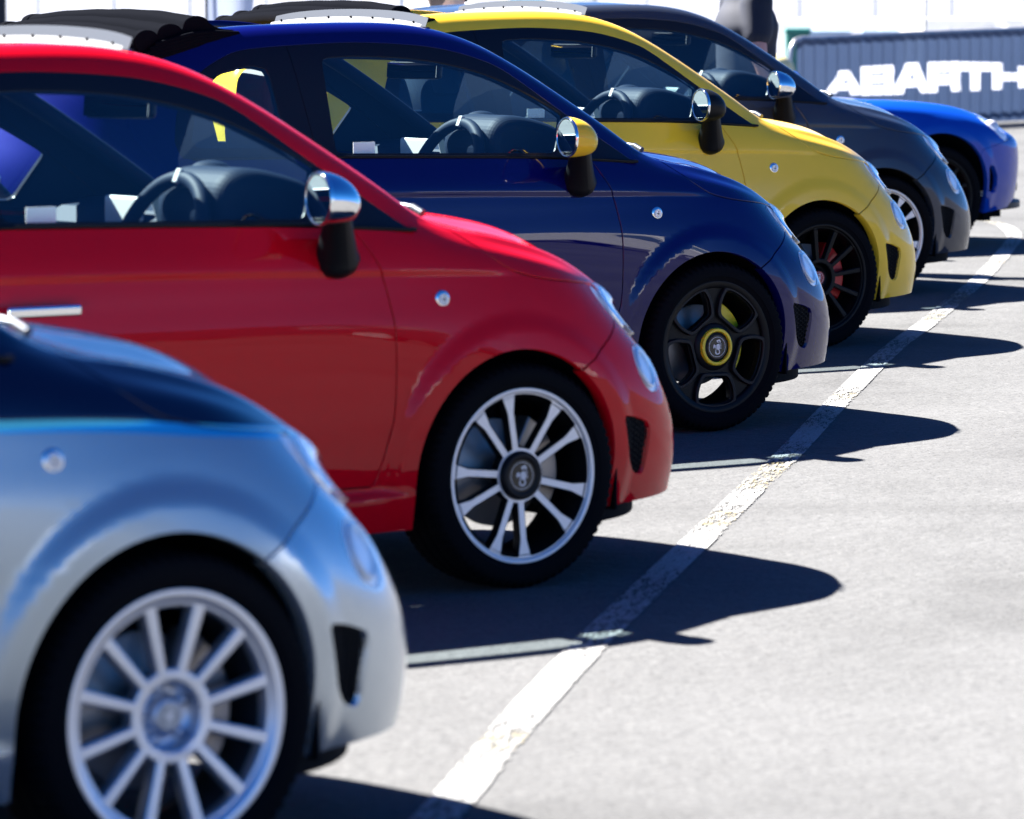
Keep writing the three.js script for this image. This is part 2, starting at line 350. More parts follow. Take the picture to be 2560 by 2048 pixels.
  // headlight, set in the corner
  R.lampC = L.S(0.42, 3.15); R.lampN = L.normal(0.42, 3.15); R.fogC = L.S(0.41, 1.98); R.fogN = L.normal(0.41, 1.98);
  R.headlight = take((p, s, v) => (Math.hypot((s - 0.42 + 0.06 * (v - 3.1)) / 0.105, (v - 3.15) / 0.62) - 1) * 0.1, 0.001);
  R.fog = take((p, s, v) => (Math.hypot((s - 0.41) / 0.055, (v - 1.98) / 0.34) - 1) * 0.06, 0.001);
  seam(bonnet); R.bonnet = take(bonnet);
  // bumper
  const bump = p => Math.max((p[1] - (0.572 + (p[0] - 0.189) * 0.57)) * 0.85, 0.12 - p[0]);
  seam(bump); R.bumper = take(bump);
  const intake = roundPoly([[0.335, 0.441, 0.02], [0.405, 0.429, 0.03], [0.458, 0.410, 0.02], [0.468, 0.386, 0.02], [0.455, 0.282, 0.02], [0.444, 0.266, 0.012], [0.412, 0.274, 0.02], [0.375, 0.309, 0.03]], 0.02);
  const inD = polyDist(intake), inF = p => Math.max(inD(p[0], p[1]), 0.4 - p[2]);
  const gr = p => Math.max(Math.abs(p[1] - 0.305) - 0.05, p[2] - 0.40, 0.5 - p[0]);
  R.grille = L.clip(R.bumper, gr, 0); R.bumper = L.clip(R.bumper, neg(gr), 0);
  R.intakeD = inD;
  R.intake = L.clip(R.bumper, inF, 0); R.bumper = L.clip(R.bumper, neg(inF), 0);
  // door, skirt
  const dr = roundPoly([[-0.51, 0.99, 0.001], ...curvePts([[-0.50, 0.956], [-0.468, 0.905], [-0.44, 0.853], [-0.418, 0.766], [-0.406, 0.678], [-0.407, 0.488], [-0.419, 0.43], [-0.434, 0.371]], 20).map(p => [...p, 0.001]), [-0.46, 0.297, 0.02], [-1.62, 0.292, 0.08], [-1.69, 0.45, 0.08], [-1.63, 1.0, 0.001]], 0.01);
  const drD = polyDist(dr), drF = p => Math.max(drD(p[0], p[1]), 0.5 - p[2]);
  seam(drF); R.door = take(drF);
  const sk = p => Math.max(p[1] - 0.272, p[0] + 0.30, -2.0 - p[0]);
  R.skirt = take(sk, 0.001);
  R.shell = B;
  R.gaps = gaps;
  return R;
})();
// shared hatch geometry, right and left
const G = {};
{
  const L = hatch.L, b = (p, o) => L.build(p, o);
  for (const [k, sd] of [['R', 1], ['L', -1]]) {
    G['door' + k] = b(hatch.door, { side: sd }); G['glass' + k] = b(hatch.doorGlass, { side: sd, offset: -0.004, flange: 0 });
    G['quarter' + k] = b(hatch.quarterGlass, { side: sd, offset: -0.003, flange: 0 });
    G['frame' + k] = b(hatch.doorFrame, { side: sd, flange: 0.014 }); G['qframe' + k] = b(hatch.quarterFrame, { side: sd, flange: 0.014 });
    G['skirt' + k] = b(hatch.skirt, { side: sd }); G['inner' + k] = b(hatch.door, { side: sd, offset: -0.055, flange: 0 });
    G['frameIn' + k] = merge([b(hatch.doorFrame, { side: sd, offset: -0.03, flange: 0 }), b(hatch.quarterFrame, { side: sd, offset: -0.03, flange: 0 })]);
    G['lens' + k] = b(hatch.headlight, { side: sd, offset: 0.012, flange: 0.014 }); G['bowl' + k] = b(hatch.headlight, { side: sd, offset: -0.005, flange: 0.012 });
    G['fog' + k] = b(hatch.fog, { side: sd, offset: 0.006, flange: 0.012 }); G['fogBowl' + k] = b(hatch.fog, { side: sd, offset: -0.004, flange: 0.012 });
    G['intake' + k] = b(hatch.intake, { side: sd, offset: -0.015, flange: 0 });
  }
  G.grille = b(hatch.grille, { side: 0, offset: -0.04, flange: 0 });
  G.shell = b(hatch.shell, { side: 0, flange: 0.02 }); G.bonnet = b(hatch.bonnet, { side: 0 }); G.bumper = b(hatch.bumper, { side: 0, flange: 0.045 });
  G.shellIn = b(L.clip(L.clip(hatch.shell, p => 0.94 - p[1]), p => p[0] + 0.2), { side: 0, offset: -0.026, flange: 0 });
  G.screen = b(hatch.windscreen, { side: 0, offset: -0.003, flange: 0 }); G.cowl = b(hatch.cowl, { side: 0, offset: -0.004 }); G.roof = b(hatch.roofPanel, { side: 0 });
  G.gaps = mergeGeometries(hatch.gaps.map(g => b(g, { side: 0, offset: -0.008, flange: 0 })));
}
// emblem disc: a scorpion on a plain ground
function emblem(bg, fg, shield) {
  const c = document.createElement('canvas'); c.width = c.height = 256; const x = c.getContext('2d');
  x.fillStyle = bg; x.fillRect(0, 0, 256, 256);
  x.strokeStyle = fg; x.lineWidth = 5; x.beginPath(); x.arc(128, 128, 108, 0, 7); x.stroke();
  if (shield) { x.fillStyle = shield; x.beginPath(); x.moveTo(74, 60); x.lineTo(182, 60); x.lineTo(182, 140); x.quadraticCurveTo(182, 196, 128, 214); x.quadraticCurveTo(74, 196, 74, 140); x.fill(); }
  x.fillStyle = fg; x.strokeStyle = fg;
  const poly = p => { x.beginPath(); p.forEach(([a, b], i) => i ? x.lineTo(a, b) : x.moveTo(a, b)); x.closePath(); x.fill(); };
  poly([[118, 56], [160, 44], [176, 70], [164, 92], [156, 66], [138, 64], [150, 84], [128, 78]]);
  poly([[84, 96], [106, 108], [110, 140], [92, 130], [78, 146], [74, 118]]);
  poly([[120, 100], [150, 92], [168, 118], [164, 150], [140, 166], [118, 140]]);
  x.lineWidth = 6; for (let k = 0; k < 4; k++) { x.beginPath(); x.moveTo(150 + k * 3, 104 + k * 14); x.lineTo(184, 96 + k * 17); x.stroke(); x.beginPath(); x.moveTo(122 + k * 4, 110 + k * 13); x.lineTo(100, 118 + k * 17); x.stroke(); }
  x.lineWidth = 13; x.beginPath(); x.moveTo(152, 160); x.quadraticCurveTo(172, 196, 138, 206); x.quadraticCurveTo(104, 208, 108, 184); x.stroke();
  poly([[98, 192], [106, 166], [120, 186]]);
  const t = new THREE.CanvasTexture(c); t.colorSpace = THREE.SRGBColorSpace; return t;
}
const EMB = {
  black: std(1, 0.25, 0.1, { map: emblem('#07080b', '#c9cbd0') }), red: std(1, 0.3, 0, { map: emblem('#a31420', '#e9dcdc', '#7c0d16') }),
  grey: std(1, 0.35, 0.4, { map: emblem('#8d9298', '#d8dadd') }), repeater: std(1, 0.2, 0.2, { map: emblem('#d9dde2', '#2a3140', '#eef0f3') }),
};
// ---- wheels; axle along z, outer face at +z
const RIM = 0.2335, TYRE = 0.298;
const tyreGeo = (() => {
  const prof = [[0.222, -0.088], [0.236, -0.096], [0.262, -0.103], [0.280, -0.101], [0.291, -0.092], [0.2965, -0.080], [0.2975, -0.055], [0.2978, -0.052], [0.291, -0.051], [0.291, -0.043], [0.2978, -0.042], [0.298, -0.012], [0.291, -0.011], [0.291, -0.003], [0.298, -0.002], [0.298, 0.034], [0.291, 0.035], [0.291, 0.043], [0.2978, 0.044], [0.2965, 0.080], [0.291, 0.092], [0.280, 0.101], [0.262, 0.103], [0.252, 0.1015], [0.250, 0.1025], [0.247, 0.1025], [0.245, 0.099], [0.236, 0.096], [0.222, 0.088]];
  const N = 144, pos = [], ind = [];
  for (let i = 0; i <= N * 2; i++) {
    const a = (i >> 1) / N * 2 * Math.PI + (i & 1 ? 0.9 : 0) / N * 2 * Math.PI, blk = (i >> 1) % 2;
    for (const [r, z] of prof) { const sh = blk && Math.abs(z) > 0.05 && r > 0.285 ? 0.006 : 0; pos.push((r - sh) * Math.cos(a), (r - sh) * Math.sin(a), z); }
  }
  const n = prof.length;
  for (let i = 0; i < N * 2; i++) for (let j = 0; j < n - 1; j++) { const a = i * n + j, b = a + 1, c = a + n, d = c + 1; ind.push(a, c, b, b, c, d); }
  const g = new THREE.BufferGeometry(); g.setAttribute('position', new THREE.Float32BufferAttribute(pos, 3)); g.setIndex(ind); g.computeVertexNormals(); return g;
})();
const lathe = (prof, seg = 96) => new THREE.LatheGeometry(prof.map(p => new THREE.Vector2(...p)), seg).rotateX(Math.PI / 2); // profile (radius, z)
const lipGeo = lathe([[0.206, 0.083], [0.210, 0.090], [0.222, 0.0925], [0.229, 0.094], [0.2335, 0.092], [0.235, 0.087], [0.230, 0.083]]);
const lipThin = lathe([[0.217, 0.076], [0.2185, 0.0885], [0.2215, 0.0925], [0.229, 0.094], [0.2335, 0.092], [0.235, 0.087], [0.230, 0.083]]);
const barrelGeo = merge([lathe([[0.210, 0.088], [0.205, 0.075], [0.200, 0.03], [0.196, -0.03], [0.205, -0.075], [0.228, -0.088]])]);
const discGeo = merge([lathe([[0.0, -0.010], [0.075, -0.010], [0.078, -0.030], [0.142, -0.030], [0.142, -0.052], [0.08, -0.052]])]);
function pocket(a0, a1, r0, r1, w0, w1, foot = 0) { // opening between two spokes as a polygon
  const p = [], arc = (r, from, to, n) => { for (let i = 0; i <= n; i++) { const a = lerp(from, to, i / n); p.push([r * Math.cos(a), r * Math.sin(a)]); } };
  const m = (w, r) => Math.asin(w / r);
  arc(r0, a0 + m(w0, r0), a1 - m(w0, r0), 4);
  if (foot) { const rf = r1 - 0.045; const a = a1 - m(w0 * 1.02, rf); p.push([rf * Math.cos(a), rf * Math.sin(a)]); }
  arc(r1, a1 - m(w1, r1), a0 + m(w1, r1), 14);
  if (foot) { const rf = r1 - 0.045; const a = a0 + m(w0 * 1.02, rf); p.push([rf * Math.cos(a), rf * Math.sin(a)]); }
  return p;
}
function faceGeo(pockets, { depth = 0.028, z0 = 0.058, dish = 0.018, bevel = 0.004, rOut = 0.214, hole = 0.045 } = {}) {
  const sh = new THREE.Shape(); for (let i = 0; i < 120; i++) { const a = (i + 0.37) / 120 * 2 * Math.PI; i ? sh.lineTo(rOut * Math.cos(a), rOut * Math.sin(a)) : sh.moveTo(rOut * Math.cos(a), rOut * Math.sin(a)); }
  pockets = [...pockets, Array.from({ length: 36 }, (_, i) => [hole * Math.cos(-i / 36 * 2 * Math.PI), hole * Math.sin(-i / 36 * 2 * Math.PI)])];
  for (const p of pockets) { const h = new THREE.Path(); p.forEach(([x, y], i) => i ? h.lineTo(x, y) : h.moveTo(x, y)); h.closePath(); sh.holes.push(h); }
  const g = new THREE.ExtrudeGeometry(sh, { depth, bevelEnabled: true, bevelSize: bevel, bevelThickness: bevel, bevelSegments: 2, curveSegments: 48 });
  const q = g.attributes.position;
  for (let i = 0; i < q.count; i++) { const r = Math.hypot(q.getX(i), q.getY(i)); q.setZ(i, q.getZ(i) + z0 - dish * (1 - r / rOut)); }
  g.computeVertexNormals(); return g;
}
function splitFace(g) { // extrude groups: 0 caps, 1 sides
  const out = []; const pos = g.attributes.position, nor = g.attributes.normal;
  for (const gr of g.groups) {
    const h = new THREE.BufferGeometry();
    h.setAttribute('position', new THREE.BufferAttribute(pos.array.slice(gr.start * 3, (gr.start + gr.count) * 3), 3));
    h.setAttribute('normal', new THREE.BufferAttribute(nor.array.slice(gr.start * 3, (gr.start + gr.count) * 3), 3)); out.push(h);
  }
  return out;
}
const deg = a => a * Math.PI / 180;
function pocketsFrom(angles, r0, r1, w0, w1, foot) { return angles.map((a, i) => { let b = angles[(i + 1) % angles.length]; if (b <= a) b += 360; return roundPoly(pocket(deg(a), deg(b), r0, r1, w0, w1, foot), 0.006, 2); }); }
const calGeo = (() => {
  const sh = new THREE.Shape(); sh.absarc(0, 0, 0.160, deg(-34), deg(62), false); sh.absarc(0, 0, 0.086, deg(62), deg(-34), true); sh.closePath();
  return new THREE.ExtrudeGeometry(sh, { depth: 0.045, bevelEnabled: true, bevelSize: 0.005, bevelThickness: 0.006, bevelSegments: 2 }).translate(0, 0, -0.045);
})();
const capGeo = r => new THREE.CircleGeometry(r, 40);
const wheelKinds = {
  paired(w) { // bright machined face with ten spokes in five pairs, dark pockets
    const ang = [30, 57, 101, 129, 174, 202, 246, 272.5, 317, 346];
    const [cap, sd] = splitFace(faceGeo(pocketsFrom(ang, 0.072, 0.2155, 0.0088, 0.0195, 1), { dish: 0.012, depth: 0.024, bevel: 0.003, hole: 0.055, rOut: 0.219 }));
    return { face: [[cap, M.satin], [sd, M.matteBlack]], thin: 1, lip: M.satin, barrel: M.matteBlack, hub: [lathe([[0.0, 0.086], [0.043, 0.086], [0.045, 0.091], [0.056, 0.092], [0.063, 0.088], [0.066, 0.07], [0.066, 0.04]]), M.plastic], capR: 0.042, capZ: 0.0868, cap: EMB.black, cal: M.brake };
  },
  twelveSilver(w) {
    const ang = Array.from({ length: 12 }, (_, i) => 14 + i * 30);
    const g = faceGeo(pocketsFrom(ang, 0.082, 0.204, 0.0058, 0.0085, 0), { dish: 0.016, depth: 0.022, bevel: 0.005, hole: 0.066 });
    return { face: [[g, M.silver]], lip: M.silver, barrel: M.barrel, hub: [merge([lathe([[0.0, 0.062], [0.026, 0.064], [0.032, 0.056], [0.034, 0.036], [0.060, 0.036], [0.064, 0.060], [0.072, 0.066], [0.08, 0.060], [0.08, 0.04]]), ...[0, 1, 2, 3, 4].map(k => lathe([[0.0, 0.05], [0.010, 0.05], [0.011, 0.036]], 12).translate(0.048 * Math.cos(k * 1.2566 + 0.5), 0.048 * Math.sin(k * 1.2566 + 0.5), 0))]), M.silver], capR: 0.025, capZ: 0.0652, cap: EMB.grey, cal: M.brake };
  },
  twelveBlack(w) {
    const ang = Array.from({ length: 12 }, (_, i) => 8 + i * 30);
    const g = faceGeo(pocketsFrom(ang, 0.08, 0.215, 0.005, 0.0075, 0), { dish: 0.018, depth: 0.022, bevel: 0.004, hole: 0.068, rOut: 0.219 });
    return { thin: 1, face: [[g, M.matteBlack]], lip: M.matteBlack, barrel: M.matteBlack, hub: [lathe([[0.0, 0.060], [0.03, 0.062], [0.036, 0.05], [0.038, 0.03], [0.066, 0.03], [0.07, 0.062], [0.078, 0.064], [0.08, 0.04]]), M.matteBlack], capR: 0.03, capZ: 0.0632, cap: EMB.red, cal: M.red };
  },
  fiveBlack(w) {
    const holes = [], ribs = [];
    for (let k = 0; k < 5; k++) {
      const c = deg(90 + 36 + k * 72), Q = (d, w) => [d * Math.cos(c) - w * Math.sin(c), d * Math.sin(c) + w * Math.cos(c)];
      const ring = (a, wa, b, wb, c2, wc, e, we) => [[...Q(a, -wa), 0.016], [...Q(a + 0.002, wa), 0.016], [...Q(b, wb), 0.05], [...Q(c2, wc), 0.015], [...Q(e - 0.002, we), 0.03], [...Q(e, 0), 0.03], [...Q(e - 0.002, -we), 0.03], [...Q(c2, -wc), 0.015], [...Q(b, -wb), 0.05]];
      const inner = ring(0.101, 0.051, 0.148, 0.075, 0.191, 0.077, 0.2045, 0.040), outer = ring(0.093, 0.058, 0.147, 0.084, 0.196, 0.086, 0.2115, 0.044);
      holes.push(roundPoly(inner, 0.012, 4));
      const sh = new THREE.Shape(roundPoly(outer, 0.012, 4).map(p => new THREE.Vector2(...p))); sh.holes.push(new THREE.Path(roundPoly(inner, 0.012, 4).map(p => new THREE.Vector2(...p))));
      ribs.push(new THREE.ExtrudeGeometry(sh, { depth: 0.012, bevelEnabled: true, bevelSize: 0.003, bevelThickness: 0.004, bevelSegments: 2 }).translate(0, 0, 0.074));
    }
    const g = faceGeo(holes, { dish: 0.004, depth: 0.020, bevel: 0.004, rOut: 0.213, z0: 0.052 });
    return { face: [[g, M.matteBlack]], lip: M.matteBlack, barrel: M.matteBlack, ribs, hub: [lathe([[0.0, 0.094], [0.040, 0.095], [0.050, 0.091], [0.055, 0.088], [0.067, 0.084], [0.078, 0.082], [0.084, 0.074]]), M.plastic], capR: 0.041, capZ: 0.0958, cap: EMB.black, cal: M.yellow, ring: [lathe([[0.052, 0.086], [0.053, 0.0965], [0.056, 0.0985], [0.063, 0.098], [0.0655, 0.095], [0.066, 0.083]]), M.yellow] };
  },
};
const wheelCache = {};
function makeWheel(kind, car, x, side, spin = 0) {
  const K = wheelCache[kind] || (wheelCache[kind] = wheelKinds[kind]());
  const w = new THREE.Group(); w.name = 'wheel'; car.add(w);
  w.position.set(x, WHEEL_Y, side * 0.703); if (side < 0) w.rotation.y = Math.PI;
  mesh('tyre', tyreGeo, M.rubber, w);
  const rot = new THREE.Group(); // spin is baked by turning each part
  const add = (n, g, m) => { const o = mesh(n, g, m, w); o.rotation.z = spin; return o; };
  for (const [g, m] of K.face) add(K.face.length > 1 && m === M.matteBlack ? 'spoke_side' : 'spokes', g, m);
  add('rim_lip', K.thin ? lipThin : lipGeo, K.lip); add('rim_barrel', barrelGeo, K.barrel); add('hub', K.hub[0], K.hub[1]);
  const cap = add('centre_cap', capGeo(K.capR), K.cap); cap.position.z = K.capZ;
  if (K.ribs) for (const g of K.ribs) add('window_rib', g, M.ribGrey);
  if (K.ring) add('hub_ring', K.ring[0], K.ring[1]);
  mesh('brake_disc', discGeo, M.brake, w);
  const c = mesh('brake_caliper', calGeo, K.cal, w); c.position.z = 0.012; if (side < 0) c.rotation.y = 0;
  return w;
}
// ---- parts shared by the hatchbacks
const wellGeo = (dx, sd) => {
  const r = ARCH[2] + 0.012, c = new THREE.CylinderGeometry(r, r, 0.34, 40, 1, true, Math.PI * 0.5, Math.PI).rotateX(Math.PI / 2).translate(ARCH[0] + dx, ARCH[1], sd * 0.60);
  return merge([c, ...[-1, 1].map(e => box(ARCH[0] + dx + e * r, 0.25, sd * 0.60, 0.006, 0.13, 0.34))]);
};
const wellG = {}; for (const dx of [0, -WB]) for (const sd of [1, -1]) wellG[dx + '/' + sd] = wellGeo(dx, sd);
const underGeo = merge([box(-1.15, 0.205, 0, 1.6, 0.03, 1.36), box(-1.15, 0.20, 0, 3.2, 0.03, 0.86), box(0.10, 0.42, 0, 0.72, 0.42, 0.84, 0.03), box(0.44, 0.21, 0, 0.20, 0.02, 1.10), box(-2.45, 0.35, 0, 0.5, 0.26, 0.84), box(-0.42, 0.60, 0, 0.05, 0.74, 1.36), cyl([-0.02, 0.29, -0.62], [-0.02, 0.29, 0.62], 0.03), cyl([-2.3, 0.29, -0.62], [-2.3, 0.29, 0.62], 0.04), box(0.0, 0.50, 0.56, 0.09, 0.40, 0.10), box(0.0, 0.50, -0.56, 0.09, 0.40, 0.10)]);
const lipUnder = (() => { // black lower edge of the front bumper
  const sh = new THREE.Shape(); sh.moveTo(0.31, -0.70); sh.lineTo(0.31, 0.70); sh.quadraticCurveTo(0.56, 0.60, 0.64, 0.36); sh.quadraticCurveTo(0.68, 0, 0.64, -0.36); sh.quadraticCurveTo(0.56, -0.60, 0.31, -0.70);
  return new THREE.ExtrudeGeometry(sh, { depth: 0.05, bevelEnabled: true, bevelSize: 0.008, bevelThickness: 0.008 }).rotateX(Math.PI / 2).translate(0, 0.205, 0);
})();
const honey = (() => {
  const g = [], c = hatch.L.S(0.55, 1.05), L = hatch.L;
  for (let i = 0; i < 11; i++) for (let j = 0; j < 13; j++) {
    const x = 0.335 + i * 0.0135, y = 0.25 + j * 0.0156 + (i % 2) * 0.0078;
    if (hatch.intakeD(x, y) > 0.004) continue;
    g.push([x, y]);
  }
  // lie on the recess: find z of the body at that height by walking the section
  const out = [];
  for (const [x, y] of g) {
    let best = null, bd = 9;
    for (let s = 0.14; s < 0.62; s += 0.01) for (let v = 0.2; v < 1.8; v += 0.08) { const p = L.S(s, v), d = Math.hypot(p[0] - x, p[1] - y); if (d < bd) { bd = d; best = [s, v, p]; } }
    const n = L.normal(best[0], best[1]), t = new THREE.TorusGeometry(0.0088, 0.0016, 4, 6).rotateZ(Math.PI / 6);
    t.applyQuaternion(new THREE.Quaternion().setFromUnitVectors(V3(0, 0, 1), n));
    t.translate(x - n.x * 0.012, y - n.y * 0.012, best[2][2] - n.z * 0.012); out.push(t);
  }
  return merge(out);
})();
const mirrorG = (() => {
  // cap: a half egg, open towards the rear (-x); glass set into it
  const prof = []; for (let i = 0; i <= 16; i++) { const a = i / 16 * Math.PI / 2; prof.push(new THREE.Vector2(Math.pow(Math.cos(a), 0.62), Math.pow(Math.sin(a), 0.9))); }
  const cap = new THREE.LatheGeometry(prof, 48).rotateZ(-Math.PI / 2).scale(0.100, 0.0695, 0.080);
  { const q = cap.attributes.position; for (let i = 0; i < q.count; i++) { const t = clamp(q.getX(i) / 0.100, 0, 1); q.setY(i, q.getY(i) * (1 - 0.10 * t) - 0.016 * t * t); } cap.computeVertexNormals(); }
  const rimG = new THREE.TorusGeometry(1, 0.06, 10, 48).rotateY(Math.PI / 2).scale(0.10, 0.0655, 0.077);
  const back = new THREE.CircleGeometry(1, 48).rotateY(-Math.PI / 2).scale(1, 0.064, 0.075).translate(-0.001, 0, 0);
  const gl = new THREE.CircleGeometry(0.92, 48).rotateY(-Math.PI / 2).scale(1, 0.0655, 0.077).translate(-0.004, 0, 0);
  const p2 = []; for (let i = 0; i <= 14; i++) { const t = i / 14; p2.push(new THREE.Vector2(lerp(0.060, 0.030, Math.pow(t, 0.7)), t)); }
  const base = new THREE.LatheGeometry([new THREE.Vector2(0, -0.045), new THREE.Vector2(0.038, -0.04), new THREE.Vector2(0.055, -0.02), ...p2], 28);
  return { cap, rimG, back, gl, base };
})();
function stalk(side) {
  const a = V3(-0.578, 0.892, side * 0.79), b = V3(-0.640, 1.030, side * 0.892), g = mirrorG.base.clone(), p = g.attributes.position, len = a.distanceTo(b);
  for (let i = 0; i < p.count; i++) { const y = p.getY(i); p.setY(i, y > 0 ? y * len : y); }
  g.applyQuaternion(new THREE.Quaternion().setFromUnitVectors(V3(0, 1, 0), b.clone().sub(a).normalize())).translate(a.x, a.y, a.z);
  g.computeVertexNormals(); return g;
}
const stalkG = { 1: stalk(1), [-1]: stalk(-1) };
function crown(z) { return 1 - (z / 0.62) * (z / 0.62); }
// folded cloth roof: an accordion section swept across the car
const fabricG = (() => {
  const prof = curvePts([[-2.165, 1.37], [-2.182, 1.392], [-2.176, 1.416], [-2.150, 1.430], [-2.118, 1.426], [-2.100, 1.408], [-2.104, 1.394], [-2.098, 1.418], [-2.086, 1.440], [-2.058, 1.450], [-2.026, 1.444], [-2.008, 1.426], [-2.012, 1.412], [-2.000, 1.440], [-1.988, 1.464], [-1.956, 1.475], [-1.922, 1.468], [-1.900, 1.448], [-1.86, 1.432], [-1.78, 1.425], [-1.70, 1.418], [-1.695, 1.405]], 140);
  const N = 40, pos = [], ind = [], uv = [];
  for (let i = 0; i <= N; i++) {
    const z = lerp(-0.56, 0.56, i / N), c = crown(z);
    for (let j = 0; j < prof.length; j++) { const [x, y] = prof[j]; const wob = 0.003 * Math.sin(z * 7 + j * 0.05) + 0.0012 * Math.sin(z * 29 + j * 0.12); pos.push(x + wob + 0.03 * (c - 0.35), y - 0.012 + 0.034 * (c - 0.2) + wob * 0.6, z); uv.push(z * 0.3, j * 0.004); }
  }
  const n = prof.length;
  for (let i = 0; i < N; i++) for (let j = 0; j < n - 1; j++) { const a = i * n + j; ind.push(a, a + n, a + 1, a + 1, a + n, a + n + 1); }
  const top = new THREE.BufferGeometry(); top.setAttribute('position', new THREE.Float32BufferAttribute(pos, 3)); top.setAttribute('uv', new THREE.Float32BufferAttribute(uv, 2)); top.setIndex(ind); top.computeVertexNormals();
  // layered folds closing each end, bulging between the rolls
  const ends = [];
  for (const sd of [1, -1]) {
    const sh = new THREE.Shape(); prof.forEach(([x, y], i) => i ? sh.lineTo(x, y - 0.012) : sh.moveTo(x, y - 0.012)); sh.lineTo(-1.74, 1.34); sh.lineTo(-2.26, 1.25); sh.closePath();
    ends.push(new THREE.ExtrudeGeometry(sh, { depth: 0.03, bevelEnabled: true, bevelSize: 0.006, bevelThickness: 0.006, curveSegments: 4 }).translate(0, 0, sd * 0.545 - 0.015));
    for (let k = 0; k < 5; k++) ends.push(tube([[-2.20 + k * 0.02, 1.31 + k * 0.016, sd * 0.578], [-2.08 + k * 0.015, 1.345 + k * 0.014, sd * 0.592], [-1.94, 1.372 + k * 0.010, sd * 0.586], [-1.80, 1.392 + k * 0.004, sd * 0.575]], 0.013 - k * 0.001, 20, 8));
  }
  const front = box(-1.70, 1.408, 0, 0.02, 0.02, 1.08, 0.006);
  return merge([top, front, ...ends]);
})();
const deflectG = (() => {
  const mk = (x0, y0, x1, y1, zw, N = 40) => { const pos = [], ind = []; for (let i = 0; i <= N; i++) { const z = lerp(-zw, zw, i / N), c = crown(z), e = 1 - Math.pow(Math.abs(z / zw), 6) * 0.2; pos.push(x0 + 0.04 * c, y0 + 0.030 * c, z, x0 + 0.04 * c + (x1 - x0) * e, y0 + 0.030 * c + (y1 - y0) * e, z); } for (let i = 0; i < N; i++) { const a = i * 2; ind.push(a, a + 1, a + 2, a + 1, a + 3, a + 2); } const g = new THREE.BufferGeometry(); g.setAttribute('position', new THREE.Float32BufferAttribute(pos, 3)); g.setIndex(ind); g.computeVertexNormals(); return g; };
  const panel = mk(-1.028, 1.410, -1.012, 1.450, 0.50), strip = mk(-1.050, 1.404, -1.038, 1.424, 0.495);
  const tabs = []; for (let k = -3; k <= 3; k++) { const z = k * 0.145; tabs.push(box(-1.041 + 0.04 * crown(z), 1.424 + 0.03 * crown(z), z, 0.006, 0.007, 0.008, 0.002)); }
  return { panel, strip, tabs };
})();
const dashG = (() => {
  const sh = new THREE.Shape(); const p = [[-0.20, 0.70], [-0.20, 0.96], [-0.30, 0.985], [-0.46, 0.985], [-0.56, 0.965], [-0.60, 0.93], [-0.60, 0.62], [-0.5, 0.5], [-0.3, 0.5]];
  p.forEach(([x, y], i) => i ? sh.lineTo(x, y) : sh.moveTo(x, y)); sh.closePath();
  const main = new THREE.ExtrudeGeometry(sh, { depth: 1.26, bevelEnabled: true, bevelSize: 0.012, bevelThickness: 0.012 }).translate(0, 0, -0.63);
  // instrument hood: a half dome stretched towards the screen
  const hs = new THREE.Shape(curvePts([[-0.70, 0.95], [-0.715, 1.00], [-0.705, 1.045], [-0.672, 1.064], [-0.60, 1.058], [-0.50, 1.030], [-0.42, 0.985], [-0.39, 0.95]], 40).map(p => new THREE.Vector2(...p)));
  const hood = new THREE.ExtrudeGeometry(hs, { depth: 0.22, bevelEnabled: true, bevelSize: 0.048, bevelThickness: 0.055, bevelSegments: 8 }).translate(0, 0, 0.25);
  const pod = new THREE.SphereGeometry(1, 24, 16).scale(0.06, 0.03, 0.05).translate(-0.47, 1.085, 0.02);
  const podStem = box(-0.46, 1.03, 0.02, 0.06, 0.09, 0.05, 0.02);
  const ss = new THREE.Shape(); [[0.0, -0.055], [0.012, -0.055], [0.012, 0.055], [0, 0.055]].forEach(([x, y], i) => i ? ss.lineTo(x, y) : ss.moveTo(x, y));
  const fascia = box(-0.60, 0.965, -0.21, 0.02, 0.10, 0.18, 0.009);
  const screen = box(0, 0, 0, 0.018, 0.105, 0.19, 0.008).rotateZ(0.28).translate(-0.650, 0.992, 0.125);
  const face = box(0, 0, 0, 0.004, 0.083, 0.160).rotateZ(0.28).translate(-0.661, 0.989, 0.125);
  const vents = [0, 1, 2, 3].map(k => box(-0.63 + k * 0.008, 0.965, 0.235 + k * 0.018, 0.03, 0.075, 0.006, 0.002));
  const wheel = merge([new THREE.TorusGeometry(0.183, 0.020, 14, 56), box(0, -0.01, 0, 0.13, 0.10, 0.05, 0.02), box(0, -0.09, -0.004, 0.04, 0.14, 0.02, 0.005), box(-0.085, 0.0, -0.004, 0.17, 0.035, 0.02, 0.005), box(0.085, 0.0, -0.004, 0.17, 0.035, 0.02, 0.005)]).rotateY(-Math.PI / 2).rotateZ(-0.42).translate(-0.845, 0.918, 0.36);
  const mark = box(0, 0.184, 0, 0.022, 0.039, 0.04, 0.004).rotateY(-Math.PI / 2).rotateZ(-0.42).translate(-0.845, 0.918, 0.36);
  const column = cyl([-0.83, 0.91, 0.36], [-0.5, 0.86, 0.36], 0.04);
  return { dash: main, hood, pod: merge([pod, podStem]), fascia, screen, face, vents: merge(vents), wheel, mark, column };
})();
